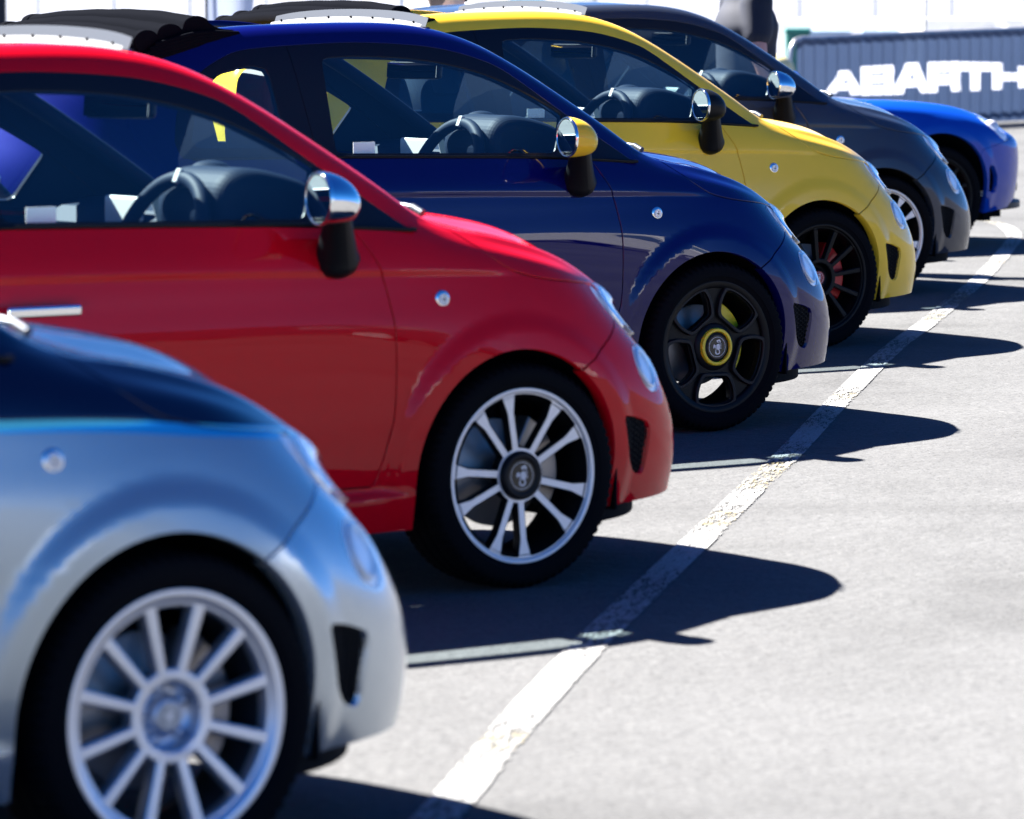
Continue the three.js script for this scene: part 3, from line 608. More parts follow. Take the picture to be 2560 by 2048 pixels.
const seatG = (() => {
  const back = new THREE.Shape(); curvePts([[-1.16, 0.52], [-1.18, 0.70], [-1.24, 0.92], [-1.29, 1.10], [-1.31, 1.13], [-1.36, 1.12], [-1.37, 1.05], [-1.33, 0.85], [-1.30, 0.6], [-1.28, 0.50]], 40).forEach(([x, y], i) => i ? back.lineTo(x, y) : back.moveTo(x, y)); back.closePath();
  const opt = (d, b) => ({ depth: d, bevelEnabled: true, bevelSize: b, bevelThickness: b, bevelSegments: 4 });
  const b = new THREE.ExtrudeGeometry(back, opt(0.36, 0.035)).translate(0, 0, -0.18);
  const cush = new THREE.Shape(); [[-0.72, 0.50], [-0.70, 0.56], [-0.78, 0.60], [-1.2, 0.55], [-1.25, 0.42], [-0.75, 0.42]].forEach(([x, y], i) => i ? cush.lineTo(x, y) : cush.moveTo(x, y)); cush.closePath();
  const c = new THREE.ExtrudeGeometry(cush, opt(0.38, 0.04)).translate(0, 0, -0.19);
  const hr = new THREE.Shape(); curvePts([[-1.275, 1.10], [-1.285, 1.18], [-1.31, 1.255], [-1.345, 1.265], [-1.385, 1.24], [-1.39, 1.17], [-1.375, 1.11]], 30).forEach(([x, y], i) => i ? hr.lineTo(x, y) : hr.moveTo(x, y)); hr.closePath();
  const h = new THREE.ExtrudeGeometry(hr, opt(0.16, 0.03)).translate(0, 0, -0.08);
  return { frame: merge([b, c]), head: merge([h]) };
})();
const tubIn = merge([box(-1.15, 0.235, 0, 1.9, 0.02, 1.4), box(-2.05, 0.72, 0, 0.30, 0.5, 1.25, 0.05), box(-1.86, 0.50, 0, 0.45, 0.16, 1.2, 0.05), box(-2.16, 1.0, 0, 0.14, 0.10, 1.2, 0.03)]);

function makeHatch(o, pose) {
  const car = thing('hatchback_car', o.label, 'car', [pose[0], 0, pose[1]], pose[2] * D2R, 'small hatchback cars parked side by side');
  const P = o.paint, U = o.upper || P;
  const bsh = mesh('body_shell', G.shell, o.shell || P, car); mesh('pillar_lining', G.shellIn, M.interior, bsh); mesh('bonnet', G.bonnet, o.bonnet || U, car); mesh('front_bumper', G.bumper, P, car);
  mesh('windscreen', G.screen, M.glass, car); mesh('cowl_panel', G.cowl, M.plastic, car);
  if (!o.open) mesh('roof_panel', G.roof, o.roof || P, car);
  const gp = mesh('panel_joint', G.gaps, M.seam, car);
  for (const [k, sd] of [['R', 1], ['L', -1]]) {
    const d = mesh('door', G['door' + k], o.shell || P, car);
    mesh('door_trim', G['inner' + k], M.interior, d);
    const f = mesh('window_frame', G['frame' + k], M.trim, car); mesh('frame_lining', G['frameIn' + k], M.interior, f);
    const q = mesh('window_frame', G['qframe' + k], M.trim, car);
    mesh('side_window', G['glass' + k], M.glass, f); mesh('quarter_window', G['quarter' + k], M.glass, q);
    const bs = hatch.L.S(-0.9, 3.93);
    mesh('window_seal', tube([[-0.30, 0.952, sd * 0.742], [-0.63, 0.974, sd * 0.752], [-0.9, 0.983, sd * 0.755], [-1.5, 0.998, sd * 0.758], [-2.08, 1.006, sd * 0.748]], 0.006, 30, 6), M.plastic, car);
    mesh('side_skirt', G['skirt' + k], P, car);
    const h = mesh('headlight', G['lens' + k], M.lens, car); mesh('reflector', G['bowl' + k], M.bowl, h);
    const c = hatch.lampC, n = hatch.lampN;
    mesh('bulb_housing', new THREE.SphereGeometry(0.040, 20, 14).translate(c[0] - n.x * 0.035, c[1] - n.y * 0.035, sd * (c[2] - n.z * 0.035)), M.satin, h);
    mesh('lamp_bezel', (() => { const g = new THREE.TorusGeometry(0.058, 0.007, 8, 36); g.applyQuaternion(new THREE.Quaternion().setFromUnitVectors(V3(0, 0, 1), V3(n.x, n.y, sd * n.z))); return g.translate(c[0] + n.x * 0.001, c[1] + n.y * 0.001, sd * (c[2] + n.z * 0.001)); })(), M.chrome, h);
    const fo = mesh('fog_lamp', G['fog' + k], M.lens, car); mesh('reflector', G['fogBowl' + k], M.bowl, fo);
    const fc = hatch.fogC, fn = hatch.fogN;
    mesh('lamp_bezel', (() => { const g = new THREE.TorusGeometry(0.052, 0.006, 8, 36); g.applyQuaternion(new THREE.Quaternion().setFromUnitVectors(V3(0, 0, 1), V3(fn.x, fn.y, sd * fn.z))); return g.translate(fc[0] - fn.x * 0.004, fc[1] - fn.y * 0.004, sd * (fc[2] - fn.z * 0.004)); })(), M.satin, fo);
    const it = mesh('side_intake', G['intake' + k], M.dark, car);
    const hg = mesh('intake_grille', honey, M.plastic, it); if (sd < 0) hg.scale.z = -1;
    // mirror
    const mi = new THREE.Group(); mi.name = 'door_mirror'; car.add(mi);
    mesh('mirror_stalk', stalkG[sd], M.plastic, mi);
    for (const [nm, g, m] of [['mirror_cap', mirrorG.cap, o.cap], ['mirror_rim', mirrorG.rimG, o.capRim || M.chrome], ['mirror_back', mirrorG.back, M.plastic], ['mirror_glass', mirrorG.gl, M.mirror]]) {
      const q2 = mesh(nm, g, m, mi); q2.position.set(-0.702, 1.049, sd * 0.90); q2.rotation.y = sd * -0.16;
    }
    const rp = hatch.L.S(-0.251, 2.72), rn = hatch.L.normal(-0.251, 2.72);
    const rep = mesh('side_repeater', new THREE.SphereGeometry(1, 24, 10, 0, Math.PI * 2, 0, Math.PI / 2).rotateX(Math.PI / 2).scale(0.024, 0.024, 0.008 * 1).scale(1, 1, sd).translate(-0.251, 0.772, sd * (rp[2] - 0.001)), M.chrome, car);
    mesh('emblem', (sd > 0 ? capGeo(0.015) : capGeo(0.015).rotateY(Math.PI)).translate(-0.251, 0.772, sd * (rp[2] + 0.0088)), EMB.repeater, rep);
    const hz = hatch.L.S(-1.48, 2.72)[2];
    const dh = mesh('door_handle', merge([box(-1.46, 0.795, sd * (hz + 0.026), 0.21, 0.030, 0.020, 0.009), box(-1.55, 0.795, sd * (hz + 0.008), 0.02, 0.02, 0.03, 0.004), box(-1.37, 0.795, sd * (hz + 0.008), 0.02, 0.02, 0.03, 0.004)]), M.chrome, car);
    makeWheel(o.wheel, car, 0, sd, 0); makeWheel(o.wheel, car, -WB, sd, 0.4);
    mesh('pillar_trim', tube(Array.from({ length: 9 }, (_, i) => { const q = lerp(-0.24, -0.99, i / 8), p = hatch.L.S(q, 6.42), n = hatch.L.normal(q, 6.42); return [p[0] - n.x * 0.026, p[1] - n.y * 0.026, sd * (p[2] - n.z * 0.026)]; }), 0.026, 24, 8), M.interior, car);
    // front seat
    const st = mesh('front_seat', seatG.frame, M.seat, car); st.position.set(-0.21, 0, sd * 0.36); mesh('headrest', seatG.head, M.headrest, st);
  }
  for (const k in wellG) mesh('wheel_arch_liner', wellG[k], M.dark, car);
  mesh('lower_grille', G.grille, M.dark, car); mesh('underbody', underGeo, M.dark, car); mesh('bumper_lip', lipUnder, M.dark, car);
  const db = mesh('dashboard', dashG.dash, M.interior, car);
  mesh('instrument_hood', dashG.hood, M.interior, db); mesh('speaker_pod', dashG.pod, M.interior, db); mesh('fascia_panel', dashG.fascia, M.pale, db); mesh('display_screen', dashG.screen, M.satin, db); mesh('screen_face', dashG.face, M.screen, db); mesh('air_vent', dashG.vents, M.satin, db);
  const sw = mesh('steering_wheel', dashG.wheel, M.interior, car); mesh('centre_mark', dashG.mark, M.pale, sw); mesh('steering_column', dashG.column, M.plastic, sw);
  mesh('cabin_floor', tubIn, M.interior, car);
  const rv = mesh('rear_view_mirror', box(0, 0, 0, 0.035, 0.062, 0.235, 0.015).rotateZ(-0.10).rotateY(0.32).translate(-0.735, 1.262, 0.0), M.plastic, car);
  mesh('mirror_glass', box(-0.0185, 0, 0, 0.003, 0.052, 0.222).rotateZ(-0.10).rotateY(0.32).translate(-0.735, 1.262, 0.0), M.mirror, rv); mesh('mirror_arm', cyl([-0.72, 1.275, 0], [-0.70, 1.335, 0], 0.012), M.plastic, rv);
  mesh('window_sticker', box(-1.40, 1.024, 0.716, 0.085, 0.04, 0.002), M.white, car);
  // wipers and washer jets at the foot of the screen
  mesh('wiper', merge([cyl([-0.185, 1.0, 0.56], [-0.20, 1.035, 0.05], 0.007), cyl([-0.18, 0.985, 0.60], [-0.185, 1.0, 0.56], 0.010), cyl([-0.165, 1.03, 0.0], [-0.19, 1.04, -0.5], 0.007)]), M.barrel, car);
  if (o.open) {
    mesh('folded_roof', fabricG, M.cloth, car);
    const wd = mesh('wind_deflector', deflectG.panel, M.deflector, car); mesh('deflector_strip', deflectG.strip, M.strip, wd); for (const g of deflectG.tabs) mesh('deflector_tab', g, M.plastic, wd);
    mesh('roof_rail', merge([tube([[-1.02, 1.414, 0.53], [-1.3, 1.424, 0.545], [-1.72, 1.422, 0.545]], 0.008), tube([[-1.02, 1.414, -0.53], [-1.3, 1.424, -0.545], [-1.72, 1.422, -0.545]], 0.008)]), M.plastic, car);
  }
  return car;
}
M.deflector = new THREE.MeshPhysicalMaterial({ color: new THREE.Color(0.040, 0.050, 0.070), roughness: 0.6, transmission: 0.15, specularIntensity: 0.3, thickness: 0, side: THREE.DoubleSide });

// ---------------------------------------------------------------- the cars
const POSE = [[-1.079, -9.454, 37.21], [-0.435, -13.672, 35.67], [0.273, -18.082, 33.88], [0.891, -21.872, 32.83], [1.441, -25.218, 29.24]];
const PAINT = {
  silver: paint([0.44, 0.50, 0.55], 0.78, 0.24), red: paint([0.58, 0.002, 0.010], 0, 0.45, { clearcoat: 0.5 }), blue: paint([0.002, 0.003, 0.078], 0.1), yellow: paint([0.98, 0.57, 0.032]),
  grey: paint([0.032, 0.040, 0.060], 0.25), chrome: paint([0.80, 0.81, 0.83], 1, 0.05), bright: paint([0.003, 0.050, 0.36], 0.1), capYellow: paint([0.78, 0.50, 0.03]), navy: paint([0.004, 0.007, 0.034], 0.4),
};
// two-tone paint of the nearest car: navy above, silver below, a thin turquoise line between
const twoTone = (() => {
  const f = natSpline([[-3, 0.862], [-1.2, 0.858], [-0.34, 0.838], [-0.095, 0.823], [0.06, 0.807], [0.24, 0.789], [0.5, 0.752], [1, 0.7]]), n = 2048;
  const t = dataTex(n, (i, j) => { const x = (i + 0.5) / n * 4 - 3, y = (j + 0.5) / n * 1.6, q = y - f(x); return q > 0.011 ? [12, 20, 52] : q > -0.011 ? [44, 168, 212] : [156, 168, 176]; });
  t.repeat.set(0.25, 0.625); t.offset.set(0.75, 0);
  return paint([1, 1, 1], 0.7, 0.28, { map: t });
})();
makeHatch({ label: 'silver and navy two-tone hatchback with silver twelve-spoke wheels, nearest and cut by the frame', paint: PAINT.silver, shell: twoTone, bonnet: twoTone, roof: PAINT.navy, wheel: 'twelveSilver', cap: PAINT.chrome, open: false }, POSE[0]);
makeHatch({ label: 'red hatchback with chrome mirror and bright ten-spoke wheels', paint: PAINT.red, wheel: 'paired', cap: PAINT.chrome, open: true }, POSE[1]);
makeHatch({ label: 'dark blue hatchback with yellow mirror cap and yellow ringed black wheel', paint: PAINT.blue, wheel: 'fiveBlack', cap: PAINT.capYellow, open: true }, POSE[2]);
makeHatch({ label: 'yellow hatchback with black mirror, black wheels and red brake calipers', paint: PAINT.yellow, wheel: 'twelveBlack', cap: M.plastic, open: true }, POSE[3]);
makeHatch({ label: 'dark grey hatchback with chrome mirror and closed roof beside the yellow car', paint: PAINT.grey, wheel: 'paired', cap: PAINT.chrome, open: false }, POSE[4]);


// ---- the roadster at the end of the row
{
  const lines = [
    { y: [[-3.2, 0.25], [-1, 0.18], [0.2, 0.19], [0.8, 0.235]], z: [[-3.2, 0.80], [0, 0.80], [0.8, 0.76]], F: [0.86, 0.235], R: [-3.1, 0.3] },
    { y: [[-3.2, 0.40], [0.8, 0.38]], z: [[-3.2, 0.84], [0, 0.845], [0.8, 0.82]], F: [0.865, 0.38], R: [-3.15, 0.4] },
    { y: [[-3.2, 0.62], [-1.2, 0.58], [0.1, 0.58], [0.8, 0.54]], z: [[-3.2, 0.85], [-1.2, 0.84], [0, 0.862], [0.8, 0.84]], F: [0.86, 0.53], R: [-3.15, 0.62] },
    { y: [[-3.2, 0.78], [-1.2, 0.76], [0.1, 0.73], [0.4, 0.68], [0.8, 0.62]], z: [[-3.2, 0.80], [-1.2, 0.82], [0, 0.838], [0.8, 0.82]], F: [0.83, 0.61], R: [-3.1, 0.78] },
    { y: [[-3.2, 0.88], [-1.2, 0.855], [-0.6, 0.842], [0.0, 0.812], [0.3, 0.765], [0.5, 0.715], [0.8, 0.64]], z: [[-3.2, 0.68], [-1.2, 0.75], [0, 0.74], [0.4, 0.72], [0.8, 0.70]], F: [0.80, 0.655], R: [-3.0, 0.88] },
    { y: [[-3.2, 0.92], [-1.2, 0.872], [-0.6, 0.860], [0.0, 0.842], [0.3, 0.80], [0.5, 0.752], [0.8, 0.67]], z: [[-3.2, 0.5], [-1.2, 0.60], [0, 0.60], [0.4, 0.585], [0.8, 0.56]], F: [0.77, 0.69], R: [-2.95, 0.92] },
    { y: [[-3.2, 0.93], [-1.2, 0.890], [-0.6, 0.865], [0.0, 0.835], [0.3, 0.795], [0.5, 0.75], [0.8, 0.69]], z: [[-3.2, 0.3], [0, 0.34], [0.8, 0.32]], F: [0.755, 0.715], R: [-2.92, 0.93] },
    { y: [[-3.2, 0.94], [-1.2, 0.900], [-0.6, 0.875], [0.0, 0.845], [0.3, 0.805], [0.5, 0.76], [0.8, 0.70]], z: () => 0, F: [0.75, 0.72], R: [-2.9, 0.94] },
  ];
  const A = [0.0, 0.325, 0.345];
  const disp = (x, y) => 0.012 * (1 - sstep(0.38, 0.45, Math.hypot(x - A[0], y - A[1])));
  const L = makeLoft(lines, { xf: 0.12, xr: -2.5, SF: 0.85, SR: -3.1, nF: 2.5, nR: 2.6, disp });
  let B = L.grid(steps([-3.1, 8, -2.5, 14, -0.5, 30, 0.12, 50, 0.85]), steps([0, 6, 1, 6, 2, 10, 3, 10, 4, 8, 5, 6, 6, 3, 7]));
  for (const dx of [0, -2.31]) B = L.clip(B, p => -((p[1] > A[1] ? Math.hypot(p[0] - dx, p[1] - A[1]) : Math.abs(p[0] - dx)) - A[2]));
  const take = (f, g = 0.002) => { const a = L.clip(B, f, -g); B = L.clip(B, neg(f), -g); return a; };
  const hp = polyDist(roundPoly([[0.345, 0.735, 0.03], [0.40, 0.772, 0.04], [0.50, 0.745, 0.04], [0.545, 0.65, 0.03], [0.505, 0.602, 0.02], [0.45, 0.632, 0.03], [0.385, 0.69, 0.04]], 0.03));
  const head = take((p, s, v) => Math.max(hp(p[0], p[1]), 0.36 - p[2]), 0.001);
  const vent = polyDist(roundPoly([[0.345, 0.475], [0.39, 0.475], [0.432, 0.41], [0.440, 0.32], [0.385, 0.31], [0.36, 0.34]], 0.014));
  const vt = take((p) => Math.max(vent(p[0], p[1]), 0.4 - p[2]), 0.001);
  const bump = take(p => Math.max(p[1] - (0.575 + (p[0] - 0.33) * 0.2), 0.28 - p[0]));
  const bon = take((p, s, v) => Math.max((4.75 - v) * 0.1, -0.75 - p[0]));
  const car = thing('roadster_car', 'bright blue low roadster with oval headlight, last in the row before the banner', 'car', [2.03, 0, -29.2], 29 * D2R);
  const P = PAINT.bright, b = (q, o) => L.build(q, o);
  mesh('body_shell', b(B, { side: 0, flange: 0.03 }), P, car); mesh('bonnet', b(bon, { side: 0 }), P, car); mesh('front_bumper', b(bump, { side: 0, flange: 0.03 }), P, car);
  for (const sd of [1, -1]) {
    const h = mesh('headlight', b(head, { side: sd, offset: 0.004, flange: 0.01 }), M.lens, car); mesh('reflector', b(head, { side: sd, offset: -0.006, flange: 0.012 }), M.bowl, h);
    mesh('bulb_housing', new THREE.SphereGeometry(0.045, 20, 14).translate(0.45, 0.685, sd * 0.70), M.satin, h);
    mesh('side_intake', b(vt, { side: sd, offset: -0.04, flange: 0 }), M.dark, car);
    for (const x of [0, -2.31]) { const w = makeWheel('twelveBlack', car, x, sd, 0.2); w.position.z = sd * 0.745; mesh('wheel_arch_liner', new THREE.CylinderGeometry(0.36, 0.36, 0.4, 36, 1, true, Math.PI / 2, Math.PI).rotateX(Math.PI / 2).translate(x, A[1], sd * 0.62), M.dark, car); }
    mesh('door_mirror', merge([new THREE.SphereGeometry(1, 20, 14).scale(0.06, 0.06, 0.10).translate(-1.02, 0.98, sd * 0.86), box(-1.02, 0.92, sd * 0.80, 0.05, 0.03, 0.12, 0.01)]), P, car);
  }
  mesh('underbody', merge([box(-1.2, 0.20, 0, 1.6, 0.04, 1.5), box(-1.2, 0.2, 0, 3.6, 0.03, 0.9), box(0.15, 0.4, 0, 0.8, 0.4, 0.9, 0.03), box(0.46, 0.19, 0, 0.26, 0.05, 1.2), box(0.48, 0.165, 0.5, 0.05, 0.04, 0.24)]), M.dark, car);
  const sp = new THREE.Shape(); sp.moveTo(0.42, -0.72); sp.lineTo(0.42, 0.72); sp.quadraticCurveTo(0.78, 0.62, 0.90, 0.3); sp.quadraticCurveTo(0.92, 0, 0.90, -0.3); sp.quadraticCurveTo(0.78, -0.62, 0.42, -0.72);
  mesh('front_splitter', new THREE.ExtrudeGeometry(sp, { depth: 0.03, bevelEnabled: true, bevelSize: 0.006, bevelThickness: 0.006 }).rotateX(Math.PI / 2).translate(0, 0.245, 0), M.plastic, car);
  mesh('grille', box(0.852, 0.37, 0, 0.05, 0.16, 0.74, 0.03), M.plastic, car);
  const ro = new THREE.Shape(); [[-0.72, 0.86], [-1.25, 1.18], [-1.5, 1.215], [-1.9, 1.17], [-2.25, 0.90]].forEach(([x, y], i) => i ? ro.lineTo(x, y) : ro.moveTo(x, y)); ro.closePath();
  const sc = new THREE.Shape(); [[-0.70, 0.87], [-1.22, 1.17], [-1.24, 1.16], [-0.74, 0.86]].forEach(([x, y], i) => i ? sc.lineTo(x, y) : sc.moveTo(x, y)); sc.closePath();
  const g = new THREE.ExtrudeGeometry(ro, { depth: 1.0, bevelEnabled: true, bevelSize: 0.05, bevelThickness: 0.08, bevelSegments: 4 }).translate(0, 0, -0.5);
  mesh('soft_top', g, M.cloth, car);
  mesh('windscreen', new THREE.ExtrudeGeometry(sc, { depth: 1.14, bevelEnabled: false }).translate(0.02, 0.06, -0.57), M.plastic, car);
}
// ---------------------------------------------------------------- ground
const NA = noiseGrid(256, 11), NB = noiseGrid(64, 5), NC = noiseGrid(16, 3);
{
  const n = 2048;
  const col = dataTex(n, (i, j) => {
    const fine = tiled(NA, 256, i / 4, j / 4) * 0.5 + tiled(NA, 256, i / 2 + 31.3, j / 2 + 7.7) * 0.5, speck = NA[((j >> 1) % 256) * 256 + ((i >> 1) % 256)];
    const mid = tiled(NB, 64, i / 32, j / 32), big = tiled(NC, 16, i / 128, j / 128);
    let a = 0.090 * (0.80 + 0.40 * fine) * (0.96 + 0.08 * mid) * (0.96 + 0.08 * big);
    if (speck > 0.965) a *= 1.5; else if (speck < 0.05) a *= 0.45;
    const g = 255 * Math.pow(clamp(a, 0, 1), 1 / 2.2); return [g, g, g];
  });
  const bmp = dataTex(1024, (i, j) => { const v = 255 * (tiled(NA, 256, i / 4, j / 4) * 0.6 + tiled(NA, 256, i / 8 + 31.3, j / 8 + 7.7) * 0.4); return [v, v, v]; }, false);
  const R = 1 / 5.1; col.repeat.set(R, R); bmp.repeat.set(R, R);
  const asphalt = std(1, 0.95, 0, { map: col, bumpMap: bmp, bumpScale: 0.004, specularIntensity: 0.25 });
  const ax = steps([-350, 6, -12, 20, -3, 110, 8, 20, 14, 8, 350]), az = steps([-350, 10, -60, 60, -32, 200, -6, 12, 8, 8, 350]);
  const pos = [], uv = [], col4 = [], ind = [];
  const fb = (x, z) => 0.5 * tiled(NB, 64, x * 0.9 + 9, z * 0.9) + 0.3 * tiled(NB, 64, x * 2.3, z * 2.3 + 4) + 0.2 * tiled(NA, 256, x * 6, z * 6);
  for (const z of az) for (const x of ax) {
    pos.push(x, 0, z); uv.push(x, z);
    const f = fb(x, z), seamZ = z + 14.9 + 0.10 * Math.sin(x * 1.7) - 0.06 * x, seam2 = z + 21.6 - 0.10 * x;   // two faint sealed joints across the tarmac
    let k = 1 - 0.16 * sstep(0.52, 0.72, f) + 0.07 * sstep(0.50, 0.30, f);
    if (x > -1) k *= 1 - (0.10 + 0.10 * f) * Math.exp(-Math.pow(seamZ / 0.14, 2)) - 0.10 * Math.exp(-Math.pow(seam2 / 0.16, 2));
    const spot = tiled(NB, 64, x * 1.6 + 21, z * 1.6 + 3) > 0.90 ? 0.86 : 1;
    k *= spot; col4.push(k, k, k);
  }
  const nx = ax.length;
  for (let j = 0; j < az.length - 1; j++) for (let i = 0; i < nx - 1; i++) { const a = j * nx + i; ind.push(a, a + nx, a + 1, a + 1, a + nx, a + nx + 1); }
  const g = new THREE.BufferGeometry(); g.setAttribute('position', new THREE.Float32BufferAttribute(pos, 3)); g.setAttribute('uv', new THREE.Float32BufferAttribute(uv, 2)); g.setAttribute('color', new THREE.Float32BufferAttribute(col4, 3)); g.setIndex(ind); g.computeVertexNormals();
  asphalt.vertexColors = true;
  structure('ground', g, asphalt);
}
{ // worn white line in front of the cars
  const pts = [[-1.05, -2.0], [-0.62, -6.0], [-0.24, -8.8], [-0.12, -9.69], [0.02, -10.78], [0.17, -11.83], [0.36, -13.05], [0.54, -14.18], [0.79, -15.78], [0.89, -16.38], [1.22, -18.6], [1.63, -21.23], [1.89, -22.66], [2.11, -23.95], [2.38, -25.54], [2.64, -27.21], [2.84, -28.58], [2.98, -29.59], [3.05, -30.5], [3.05, -31.26], [2.93, -31.95], [2.55, -32.6]];
  const c = new THREE.CatmullRomCurve3(pts.map(p => V3(p[0], 0.004, p[1]))), N = 300, pos = [], uv = [], ind = []; let d = 0, last = null;
  for (let i = 0; i <= N; i++) {
    const p = c.getPointAt(i / N), t = c.getTangentAt(i / N), s = V3(-t.z, 0, t.x).normalize(); if (last) d += p.distanceTo(last); last = p;
    for (const e of [-1, 1]) { pos.push(p.x + s.x * e * 0.048, 0.004, p.z + s.z * e * 0.048); uv.push((e + 1) / 2 * 0.096, d); }
  }
  for (let i = 0; i < N; i++) { const a = i * 2; ind.push(a, a + 2, a + 1, a + 1, a + 2, a + 3); }
  const g = new THREE.BufferGeometry(); g.setAttribute('position', new THREE.Float32BufferAttribute(pos, 3)); g.setAttribute('uv', new THREE.Float32BufferAttribute(uv, 2)); g.setIndex(ind); g.computeVertexNormals();
  const w = 128, h = 2048, dd = new Uint8Array(w * h * 4), LEN = 8.5;
  for (let j = 0; j < h; j++) for (let i = 0; i < w; i++) {
    const u = i / w, m = j / h, k = (j * w + i) * 4, per = (g, n, a, b) => tiled(g, n, a, m * b); // whole numbers of cells, so that it tiles
    const fine = tiled(NA, 256, i / 3.1, j / 4), mid = 0.6 * tiled(NB, 64, i / 14 + 3, m * 128) + 0.4 * tiled(NB, 64, i / 6 + 11, m * 320), broad = tiled(NC, 16, 2.2, m * 16);
    const crack = Math.abs(tiled(NB, 64, i / 20 + 9, m * 128 + 17) - 0.5), edge = Math.min(u, 1 - u);
    const wear = fine * 0.46 + mid * 0.46 + broad * 0.38 + (edge < 0.04 ? 0.10 * fine : 0);
    const yel = broad > 0.80 && mid > 0.45, t = (0.80 + 0.20 * fine) * (crack < 0.02 && broad > 0.35 ? 0.55 : 1);
    dd[k] = (yel ? 168 : 158) * t; dd[k + 1] = (yel ? 154 : 157) * t; dd[k + 2] = (yel ? 112 : 154) * t; dd[k + 3] = wear > 0.75 ? 0 : 255;
  }
  const t = new THREE.DataTexture(dd, w, h); t.colorSpace = THREE.SRGBColorSpace; t.magFilter = THREE.LinearFilter; t.wrapS = t.wrapT = THREE.RepeatWrapping; t.repeat.set(1 / 0.096, 1 / LEN); t.needsUpdate = true;
  structure('road_line', g, std(1, 0.7, 0, { map: t, alphaTest: 0.5 }));
}
// ---------------------------------------------------------------- behind the cars: barrier with banner
const PX = (px, d) => (px - 1280) / 12500 * d; // sideways place of a column of the photograph at a distance
const HY = (y, d) => 1.632 - (y + 87) / 12500 * d;
{
  const A = V3(PX(1987, 48), 0, -48), Bq = V3(PX(2700, 52.2), 0, -52.2), dir = Bq.clone().sub(A), len = dir.length(), turn = Math.atan2(-dir.z, dir.x);
  const bar = thing('crowd_barrier', 'grey steel crowd barrier hung with a dark banner lettered in white', 'barrier', [A.x, 0, A.z], turn);
  const W = 2048, H = 640, c = document.createElement('canvas'); c.width = W; c.height = H; const x = c.getContext('2d');
  x.fillStyle = '#3c4a64'; x.fillRect(0, 0, W, H);
  const q = (X, Y) => { const px = 2100 + X / 4.687, py = Y / 4.687, kk = (px - 1280) / 12500, t = (kk * 48 - A.x) / (dir.x - kk * 4.2), top = 100 - 25 * (px - 1987) / 573, bot = 337 - 31 * (px - 1987) / 573; return [t * W, (py - top) / (bot - top) * H]; };
  const poly = (p, f) => { x.fillStyle = f; x.beginPath(); p.forEach(([a, b], i) => { const [u, v] = q(a, b); i ? x.lineTo(u, v) : x.moveTo(u, v); }); x.closePath(); x.fill(); };
  const F = '#eef0fa', K = '#3c4a64';
  poly([[-190, 1115], [-30, 850], [95, 842], [235, 1125], [110, 1135], [85, 1075], [-45, 1080], [-75, 1112]], F); poly([[40, 935], [68, 1000], [8, 1004]], K);
  poly([[220, 800], [590, 778], [612, 850], [590, 940], [618, 1010], [600, 1128], [225, 1138]], F); poly([[345, 878], [498, 872], [498, 902], [345, 908]], K); poly([[345, 995], [510, 988], [510, 1018], [345, 1026]], K);
  poly([[590, 1132], [735, 760], [895, 748], [1010, 1105], [930, 1110], [890, 1035], [735, 1045], [712, 1122]], F); poly([[815, 870], [845, 945], [788, 948]], K);
  poly([[1005, 745], [1385, 735], [1400, 800], [1385, 950], [1400, 1085], [1290, 1092], [1275, 1010], [1125, 1015], [1120, 1102], [1000, 1108]], F); poly([[1130, 862], [1280, 856], [1280, 885], [1130, 890]], K);
  poly([[1395, 740], [1875, 752], [1885, 850], [1615, 850], [1610, 1078], [1500, 1084], [1490, 850], [1395, 845]], F);
  poly([[1760, 752], [1880, 752], [1888, 870], [2060, 872], [2055, 792], [2180, 796], [2180, 1045], [2060, 1050], [2060, 962], [1888, 965], [1880, 1064], [1765, 1070]], F);
  const t = new THREE.CanvasTexture(c); t.colorSpace = THREE.SRGBColorSpace;
  const bm = new THREE.MeshPhysicalMaterial({ map: t, roughness: 0.8, transmission: 0.45, thickness: 0, side: THREE.DoubleSide });
  const N = 160, g = new THREE.PlaneGeometry(len, 1, N, 6), p = g.attributes.position;
  for (let i = 0; i < p.count; i++) { const u = p.getX(i) + len / 2, v = p.getY(i) + 0.5, hTop = lerp(0.912, 0.962, u / len); p.setXYZ(i, u, lerp(0.02, hTop, v), 0.035 + 0.010 * Math.sin(u / 0.2 * 2 * Math.PI) * (1 - 0.4 * v)); }
  g.computeVertexNormals(); mesh('banner', g, bm, bar);
  const steel = std([0.42, 0.43, 0.45], 0.4, 0.7);
  for (let u = 0.1; u < len; u += 0.2) mesh('barrier_bar', cyl([u, 0.12, 0], [u, lerp(0.90, 0.95, u / len), 0], 0.012, 0.012, 8), steel, bar);
  mesh('barrier_frame', merge([tube([[-0.03, 0.0, 0], [-0.06, 0.4, 0], [-0.05, 0.82, 0], [0.03, 0.90, 0], [0.4, 0.915, 0], [len, 0.965, 0]], 0.022, 60, 8), cyl([0, 0.12, 0], [len, 0.12, 0], 0.018), cyl([0.1, 0.02, -0.3], [0.1, 0.02, 0.3], 0.02), cyl([len / 2, 0.02, -0.3], [len / 2, 0.02, 0.3], 0.02)]), steel, bar);
}
